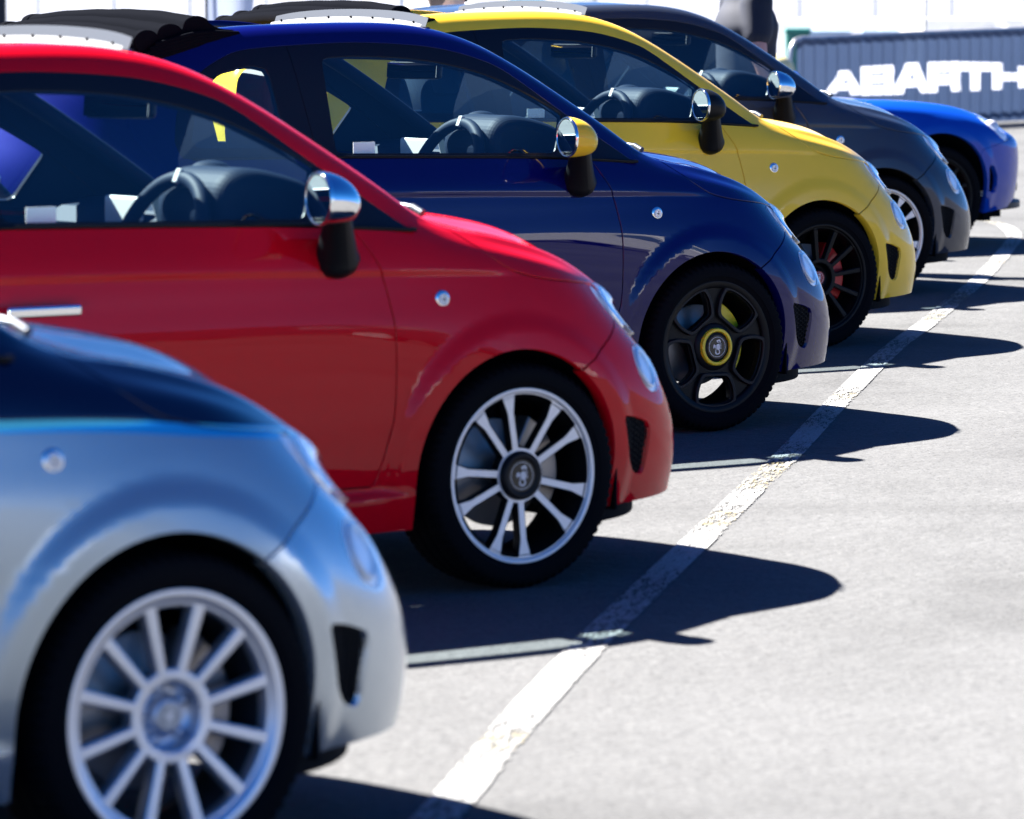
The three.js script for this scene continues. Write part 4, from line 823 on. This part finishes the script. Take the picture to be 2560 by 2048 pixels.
// ---- white marquee wall far behind, tables along it
{
  const pvc = new THREE.MeshPhysicalMaterial({ color: new THREE.Color(0.86, 0.85, 0.85), roughness: 0.9, transmission: 0.34, thickness: 0, side: THREE.DoubleSide });
  const wall = thing('marquee_wall', 'long white marquee wall of canvas panels between grey poles behind everything', 'marquee', [0, 0, -88]);
  const pole = std([0.80, 0.79, 0.77], 0.6);
  for (let k = -9; k <= 9; k++) {
    const x = k * 1.335 + 5.07 - 1.335 * 3;
    const g = new THREE.PlaneGeometry(1.335, 3.2, 24, 4).translate(x + 0.667, 1.6, 0), p = g.attributes.position;
    for (let i = 0; i < p.count; i++) { const u = (p.getX(i) - x) / 1.335; p.setZ(i, 0.006 * Math.sin(u * 7 + k * 2.1)); }
    g.computeVertexNormals(); mesh('wall_panel', g, pvc, wall); mesh('wall_pole', cyl([x, 0, 0.08], [x, 3.3, 0.08], 0.022, 0.022, 10), pole, wall);
  }
  mesh('window_opening', box(6.42, 1.75, 0.10, 0.40, 1.4, 0.03, 0.01), std([0.05, 0.085, 0.09], 0.4), wall);
  const cloth = new THREE.MeshPhysicalMaterial({ color: new THREE.Color(0.92, 0.92, 0.91), roughness: 0.9, transmission: 0.6, thickness: 0, side: THREE.DoubleSide });
  const mkTable = (x, label) => {
    const t = thing('trestle_table', label, 'table', [x, 0, -80], 0, 'white clothed tables along the marquee');
    mesh('tablecloth', merge([box(0, 0.745, 0, 1.9, 0.01, 0.8), new THREE.PlaneGeometry(1.9, 0.15).translate(0, 0.668, 0.40), new THREE.PlaneGeometry(0.8, 0.15).rotateY(Math.PI / 2).translate(0.95, 0.668, 0)]), cloth, t);
    for (const e of [-0.85, 0.85]) for (const f of [-0.3, 0.3]) mesh('leg', cyl([e, 0, f], [e, 0.735, f], 0.02, 0.02, 8), pole, t);
    return t;
  };
  mkTable(4.75, 'white clothed table behind the left end of the dark banner'); mkTable(6.75, 'white clothed table beyond the cream post, above the banner letters'); mkTable(8.75, 'white clothed table at the right edge above the banner');
  const cb = (x, label) => { const o = mesh(numbered('storage_box'), merge([box(0, 0.27, 0, 0.75, 0.54, 0.45, 0.03), box(0, 0.555, 0, 0.79, 0.04, 0.49, 0.015)]), std([0.45, 0.60, 0.72], 0.6), scene); o.position.set(x, 0, -79.4); tag(o, label, 'box', 'pale blue boxes under the tables'); };
  cb(5.0, 'pale blue lidded box below the white table left of the cream post'); cb(5.95, 'pale blue lidded box just left of the cream post');
  const post = thing('cream_post', 'tall cream board post standing behind the dark banner', 'post', [PX(2284, 70), 0, -70]);
  mesh('shaft', box(0, 1.5, 0, 0.55, 3.0, 0.05, 0.015), std([0.86, 0.80, 0.66], 0.6), post); mesh('plinth', box(0, 0.1, 0, 0.42, 0.2, 0.42, 0.02), std([0.5, 0.5, 0.5], 0.7), post);
  post.rotation.y = -0.95;
  const bin = thing('wheeled_bin', 'teal green wheeled bin left of the banner', 'bin', [PX(1996, 56), 0, -56]);
  mesh('bin_body', (() => { const g = new THREE.CylinderGeometry(0.185, 0.15, 0.80, 4, 1).rotateY(Math.PI / 4).translate(0, 0.46, 0); return g; })(), std([0.02, 0.16, 0.13], 0.5), bin); mesh('bin_lid', box(0, 0.885, 0, 0.29, 0.05, 0.31, 0.02), std([0.02, 0.20, 0.16], 0.45), bin);
  for (const e of [-0.2, 0.2]) mesh('bin_wheel', cyl([e * 0.6 - 0.02, 0.08, -0.15], [e * 0.6 + 0.02, 0.08, -0.15], 0.08), M.rubber, bin);
  const drum = thing('yellow_drum', 'pale yellow rounded drum standing left of the banner end', 'drum', [PX(1937, 44), 0, -44]);
  mesh('drum_body', lathe([[0.0, 0.0], [0.17, 0.0], [0.20, 0.05], [0.20, 0.6], [0.17, 0.76], [0.08, 0.83], [0.0, 0.84]], 32).rotateX(-Math.PI / 2), std([0.80, 0.66, 0.30], 0.5), drum); mesh('drum_band', lathe([[0.201, 0.3], [0.208, 0.31], [0.208, 0.34], [0.201, 0.35]], 32).rotateX(-Math.PI / 2), M.plastic, drum);
  const pp = thing('black_post', 'black square post at the left edge of the picture', 'post', [PX(6, 40), 0, -40]);
  mesh('shaft', box(0, 1.4, 0, 0.11, 2.8, 0.11, 0.01), M.trim, pp); mesh('base_plate', box(0, 0.01, 0, 0.3, 0.02, 0.3, 0.004), M.trim, pp);
  const fl = thing('banner_flag', 'grey upright banner flag on a dark pole above the folded roofs', 'flag', [PX(524, 38), 0, -38]);
  mesh('pole', cyl([0, 0, 0], [0, 3.2, 0], 0.014), M.trim, fl);
  { const g = new THREE.PlaneGeometry(0.42, 2.3, 16, 24).translate(0.22, 2.0, 0), p = g.attributes.position; for (let i = 0; i < p.count; i++) { const u = p.getX(i) / 0.42; p.setZ(i, 0.05 * Math.sin(u * 5 + p.getY(i))); p.setX(i, p.getX(i) * (0.72 + 0.28 * clamp((p.getY(i) - 0.85) / 1.4, 0, 1))); } g.computeVertexNormals(); mesh('flag_cloth', g, new THREE.MeshPhysicalMaterial({ color: new THREE.Color(0.42, 0.47, 0.58), roughness: 0.8, transmission: 0.4, thickness: 0, side: THREE.DoubleSide }), fl); mesh('weighted_base', new THREE.CylinderGeometry(0.2, 0.24, 0.06, 24).translate(0, 0.03, 0), M.trim, fl); }
}
// ---- vans: side profile swept across, rounded
function van(label, pos, turn, body, group) {
  const t = thing('parked_van', label, 'van', pos, turn, group);
  const sh = new THREE.Shape(); [[-2.4, 0.35], [-2.45, 1.2], [-2.3, 2.0], [-1.9, 2.12], [0.9, 2.10], [1.25, 1.95], [1.95, 1.25], [2.35, 1.05], [2.5, 0.8], [2.5, 0.35]].forEach(([x, y], i) => i ? sh.lineTo(x, y) : sh.moveTo(x, y)); sh.closePath();
  mesh('body', new THREE.ExtrudeGeometry(sh, { depth: 1.6, bevelEnabled: true, bevelSize: 0.08, bevelThickness: 0.12, bevelSegments: 5 }).translate(0, 0, -0.8), body, t);
  const glass = std([0.10, 0.17, 0.22], 0.05);
  for (const sd of [1, -1]) {
    const w = new THREE.Shape(); [[0.55, 1.28], [0.55, 1.82], [1.05, 1.82], [1.62, 1.30]].forEach(([x, y], i) => i ? w.lineTo(x, y) : w.moveTo(x, y)); w.closePath();
    mesh('side_window', new THREE.ExtrudeGeometry(w, { depth: 0.02, bevelEnabled: true, bevelSize: 0.015, bevelThickness: 0.005 }).translate(0, 0, sd * 0.922 - 0.01), glass, t);
    for (const x of [-1.55, 1.5]) { const k = new THREE.Group(); k.name = 'wheel'; k.position.set(x, 0.33, sd * 0.86); if (sd < 0) k.rotation.y = Math.PI; t.add(k); mesh('tyre', tyreGeo, M.rubber, k).scale.setScalar(1.1); mesh('rim', lathe([[0, 0.07], [0.2, 0.07], [0.24, 0.1]], 32), M.satin, k); }
    mesh('headlight', box(2.5, 0.95, sd * 0.68, 0.12, 0.18, 0.3, 0.05), M.lens, t);
  }
  const ws = box(0, 0, 0, 0.02, 0.92, 1.56, 0.008).rotateZ(0.785).translate(1.69, 1.66, 0); mesh('windscreen', ws, glass, t);
  mesh('front_bumper', box(2.52, 0.45, 0, 0.16, 0.26, 1.8, 0.06), M.plastic, t);
  return t;
}
const whiteVan = paint([0.82, 0.82, 0.82]);
{
  const gz = thing('gazebo', 'white gazebo with translucent side wall behind the yellow and grey car roofs', 'gazebo', [PX(1250, 62), 0, -62]), pv = new THREE.MeshPhysicalMaterial({ color: new THREE.Color(0.95, 0.95, 0.95), roughness: 0.9, transmission: 0.6, thickness: 0, side: THREE.DoubleSide });
  const sh = new THREE.Shape(); [[-1.18, 0.72], [1.18, 0.72], [1.18, 2.3], [-1.18, 2.3]].forEach(([x, y], i) => i ? sh.lineTo(x, y) : sh.moveTo(x, y)); sh.closePath();
  const ho = new THREE.Path(); [[0.16, 1.10], [0.56, 1.10], [0.42, 1.6], [0.22, 1.6]].forEach(([x, y], i) => i ? ho.lineTo(x, y) : ho.moveTo(x, y)); ho.closePath(); sh.holes.push(ho);
  mesh('side_wall', new THREE.ShapeGeometry(sh), pv, gz); mesh('window', new THREE.PlaneGeometry(0.44, 0.54).translate(0.36, 1.35, -0.01), new THREE.MeshPhysicalMaterial({ color: new THREE.Color(0.45, 0.75, 0.9), roughness: 0.3, transmission: 0.7, thickness: 0, side: THREE.DoubleSide }), gz);
  const top = new THREE.ConeGeometry(1.75, 0.7, 4, 1, true).rotateY(Math.PI / 4).translate(0, 2.65, -1.2); mesh('canopy', top, pv, gz);
  for (const x of [-1.2, 1.2]) for (const z of [0, -2.4]) mesh('leg', cyl([x, 0, z], [x, 2.3, z], 0.025), M.satin, gz);
}
// vehicles beyond the right edge, which the car doors mirror
van('white van outside the frame, first across the tarmac from the row', [24, 0, -9], 1.9, whiteVan, 'vehicles outside the frame');
van('dark van outside the frame, between the two white ones', [25, 0, -3], 1.7, PAINT.grey, 'vehicles outside the frame');
van('white van outside the frame, farthest towards the photographer', [24, 0, 3.5], 1.5, whiteVan, 'vehicles outside the frame');
// ---------------------------------------------------------------- people
function blob(caps, lo, hi, cell, k = 0.03) { // smooth union of tapered capsules, meshed
  const c = V3((lo[0] + hi[0]) / 2, (lo[1] + hi[1]) / 2, (lo[2] + hi[2]) / 2), h = Math.max(hi[0] - lo[0], hi[1] - lo[1], hi[2] - lo[2]) / 2 * 1.08, n = Math.ceil(2 * h / cell);
  const mc = new MarchingCubes(n, new THREE.MeshBasicMaterial(), false, false, 120000), half = n / 2;
  const sd = (x, y, z) => {
    let d = 9;
    for (const [a, ra, b, rb, sx = 1] of caps) {
      const ex = b[0] - a[0], ey = b[1] - a[1], ez = b[2] - a[2], wx = x - a[0], wy = y - a[1], wz = z - a[2], L2 = ex * ex + ey * ey + ez * ez;
      const t = L2 > 0 ? clamp((wx * ex + wy * ey + wz * ez) / L2, 0, 1) : 0;
      const q = Math.hypot((wx - ex * t), (wy - ey * t), (wz - ez * t) / sx) - lerp(ra, rb, t);
      const m = Math.max(k - Math.abs(d - q), 0) / k; d = Math.min(d, q) - m * m * k / 4;
    }
    return d;
  };
  for (let K = 0; K < n; K++) for (let j = 0; j < n; j++) for (let i = 0; i < n; i++) {
    const x = c.x + (i - half) / half * h, y = c.y + (j - half) / half * h, z = c.z + (K - half) / half * h;
    const inside = x > lo[0] - 0.05 && x < hi[0] + 0.05 && y > lo[1] - 0.05 && y < hi[1] + 0.05 && z > lo[2] - 0.05 && z < hi[2] + 0.05;
    mc.field[i + j * n + K * n * n] = inside ? -sd(x, y, z) : -1;
  }
  mc.isolation = 0; mc.update();
  const cnt = mc.count, P = mc.positionArray.slice(0, cnt * 3), Nn = mc.normalArray.slice(0, cnt * 3);
  for (let i = 0; i < cnt; i++) { P[i * 3] = c.x + P[i * 3] * h; P[i * 3 + 1] = c.y + P[i * 3 + 1] * h; P[i * 3 + 2] = c.z + P[i * 3 + 2] * h; const l = Math.hypot(Nn[i * 3], Nn[i * 3 + 1], Nn[i * 3 + 2]) || 1; Nn[i * 3] /= l; Nn[i * 3 + 1] /= l; Nn[i * 3 + 2] /= l; }
  const g = new THREE.BufferGeometry(); g.setAttribute('position', new THREE.BufferAttribute(P, 3)); g.setAttribute('normal', new THREE.BufferAttribute(Nn, 3)); return g;
}
function person(label, pos, turn, H, o) { // facing +x; y up; z to the person's right
  const t = thing('person', label, 'person', pos, turn), s = H / 1.75, S = p => p.map(v => v * s);
  const J = { pelvis: [0, 0.95, 0], chest: [0.0, 1.28, 0], neck: [0.0, 1.46, 0], chin: [0.03, 1.53, 0], head: [0.02, 1.62, 0], crown: [0.0, 1.66, 0] };
  const caps = [[J.pelvis, 0.125, J.chest, 0.13, 1.25], [J.chest, 0.13, [0, 1.40, 0], 0.09, 1.5], [[0, 1.40, 0], 0.075, J.neck, 0.06], [J.neck, 0.06, [0.01, 1.56, 0], 0.062], [[0.015, 1.615, 0], 0.092, [-0.01, 1.655, 0], 0.092], [[0.05, 1.55, 0], 0.055, [0.05, 1.60, 0], 0.065], [[0.105, 1.595, 0], 0.016, [0.095, 1.63, 0], 0.010]];
  for (const e of [1, -1]) {
    const A = o.arms[e > 0 ? 0 : 1];
    caps.push([[0, 1.40, e * 0.17], 0.062, A[0], 0.042], [A[0], 0.040, A[1], 0.028], [A[1], 0.03, A[2], 0.03]);
    const d = V3(...A[2]).sub(V3(...A[1])).normalize();
    for (let f = 0; f < 4; f++) { const b = [A[2][0] + (f - 1.5) * 0.02, A[2][1], A[2][2]]; caps.push([b, 0.011, [b[0] + d.x * 0.05, b[1] + d.y * 0.05, b[2] + d.z * 0.05], 0.010], [[b[0] + d.x * 0.05, b[1] + d.y * 0.05, b[2] + d.z * 0.05], 0.010, [b[0] + d.x * 0.08 - e * 0, b[1] + d.y * (0.085 - 0.008 * Math.abs(f - 1.3)), b[2] - e * 0.015], 0.008]); }
    caps.push([[A[1][0] + 0.02, A[1][1] - 0.02, A[1][2]], 0.013, [A[2][0] + 0.05, A[2][1] + 0.0, A[2][2] - e * 0.012], 0.010]);
    caps.push([[0, 0.93, e * 0.09], 0.095, [0.02, 0.50, e * 0.10], 0.062], [[0.02, 0.50, e * 0.10], 0.06, [-0.02, 0.10, e * 0.105], 0.042], [[-0.04, 0.05, e * 0.105], 0.045, [0.15, 0.03, e * 0.12], 0.035]);
    caps.push([[-0.01, 1.60, e * 0.09], 0.022, [-0.015, 1.63, e * 0.094], 0.022]);
  }
  mesh('body', blob(caps, [-0.35, 0, -0.5], [0.4, 1.76, 0.5], 0.021, 0.035).scale(s, s, s), std(o.skin, 0.6), t);
  const sh = [[[0, 0.92, 0], 0.15, J.chest, 0.155, 1.25], [J.chest, 0.155, [0, 1.40, 0], 0.105, 1.5], [[0, 1.41, 0], 0.09, [0, 1.455, 0], 0.075]];
  for (const e of [1, -1]) { const A = o.arms[e > 0 ? 0 : 1], m = [0, 1, 2].map(i => lerp([0, 1.40, e * 0.17][i], A[0][i], 0.62)); sh.push([[0, 1.40, e * 0.17], 0.082, m, 0.07]); }
  mesh('shirt', blob(sh, [-0.3, 0.72, -0.42], [0.3, 1.55, 0.42], 0.018, 0.03).scale(s, s, s), std(o.shirt, 0.8), t);
  const tr = []; for (const e of [1, -1]) tr.push([[0, 0.93, e * 0.085], 0.115, [0.02, 0.50, e * 0.10], 0.085], [[0.02, 0.50, e * 0.10], 0.085, [-0.01, 0.09, e * 0.105], 0.072]);
  tr.push([[0, 0.98, 0], 0.13, [0, 0.90, 0], 0.13, 1.25]);
  mesh('trousers', blob(tr, [-0.2, 0.02, -0.3], [0.2, 1.12, 0.3], 0.018, 0.03).scale(s, s, s), std(o.trousers, 0.8), t);
  for (const e of [1, -1]) mesh('shoe', new THREE.SphereGeometry(1, 20, 12).scale(0.135, 0.05, 0.05).translate(0.05, 0.045, e * 0.11).scale(s, s, s), M.trim, t);
  mesh('hair', blob([[[-0.012, 1.655, 0], 0.098, [-0.03, 1.668, 0], 0.094], [[-0.055, 1.60, 0], 0.05, [-0.045, 1.63, 0], 0.08]], [-0.2, 1.56, -0.15], [0.068, 1.8, 0.15], 0.012, 0.02).scale(s, s, s), std(o.hair, 0.85), t);
  const face = []; for (const e of [1, -1]) { face.push(new THREE.SphereGeometry(0.011, 10, 8).translate(0.092, 1.622, e * 0.032)); }
  mesh('eyes', merge(face).scale(s, s, s), M.trim, t); mesh('mouth', new THREE.SphereGeometry(1, 12, 8).scale(0.006, 0.004, 0.022).translate(0.102, 1.562, 0).scale(s, s, s), std([0.35, 0.12, 0.10], 0.6), t);
  if (o.glasses) mesh('glasses', merge([...[1, -1].map(e => cyl([0.0, 1.632, e * 0.102], [0.115, 1.628, e * 0.078], 0.004)), ...[1, -1].map(e => new THREE.SphereGeometry(1, 14, 10).scale(0.006, 0.022, 0.030).translate(0.118, 1.618, e * 0.038))]).scale(s, s, s), M.trim, t);
  return t;
}
const hang = e => [[-0.02, 1.14, e * 0.235], [0.05, 0.90, e * 0.245], [0.07, 0.83, e * 0.24]];
person('person in white shirt with short hair and glasses, head above the yellow roof', [PX(1118, 26.4), 0, -26.4], 0.55, 1.575, { skin: [0.92, 0.58, 0.42], shirt: [0.8, 0.8, 0.8], trousers: [0.05, 0.06, 0.09], hair: [0.16, 0.12, 0.10], glasses: true, arms: [hang(1), hang(-1)] });
person('person in dark navy t-shirt standing with bent arm between grey and bright blue cars', [PX(1868, 26.7), 0, -26.7], 0.30, 1.78, { skin: [0.50, 0.25, 0.20], shirt: [0.004, 0.007, 0.020], trousers: [0.16, 0.24, 0.32], hair: [0.05, 0.04, 0.03], arms: [hang(1), hang(-1)] });
renderer.render(scene, camera);
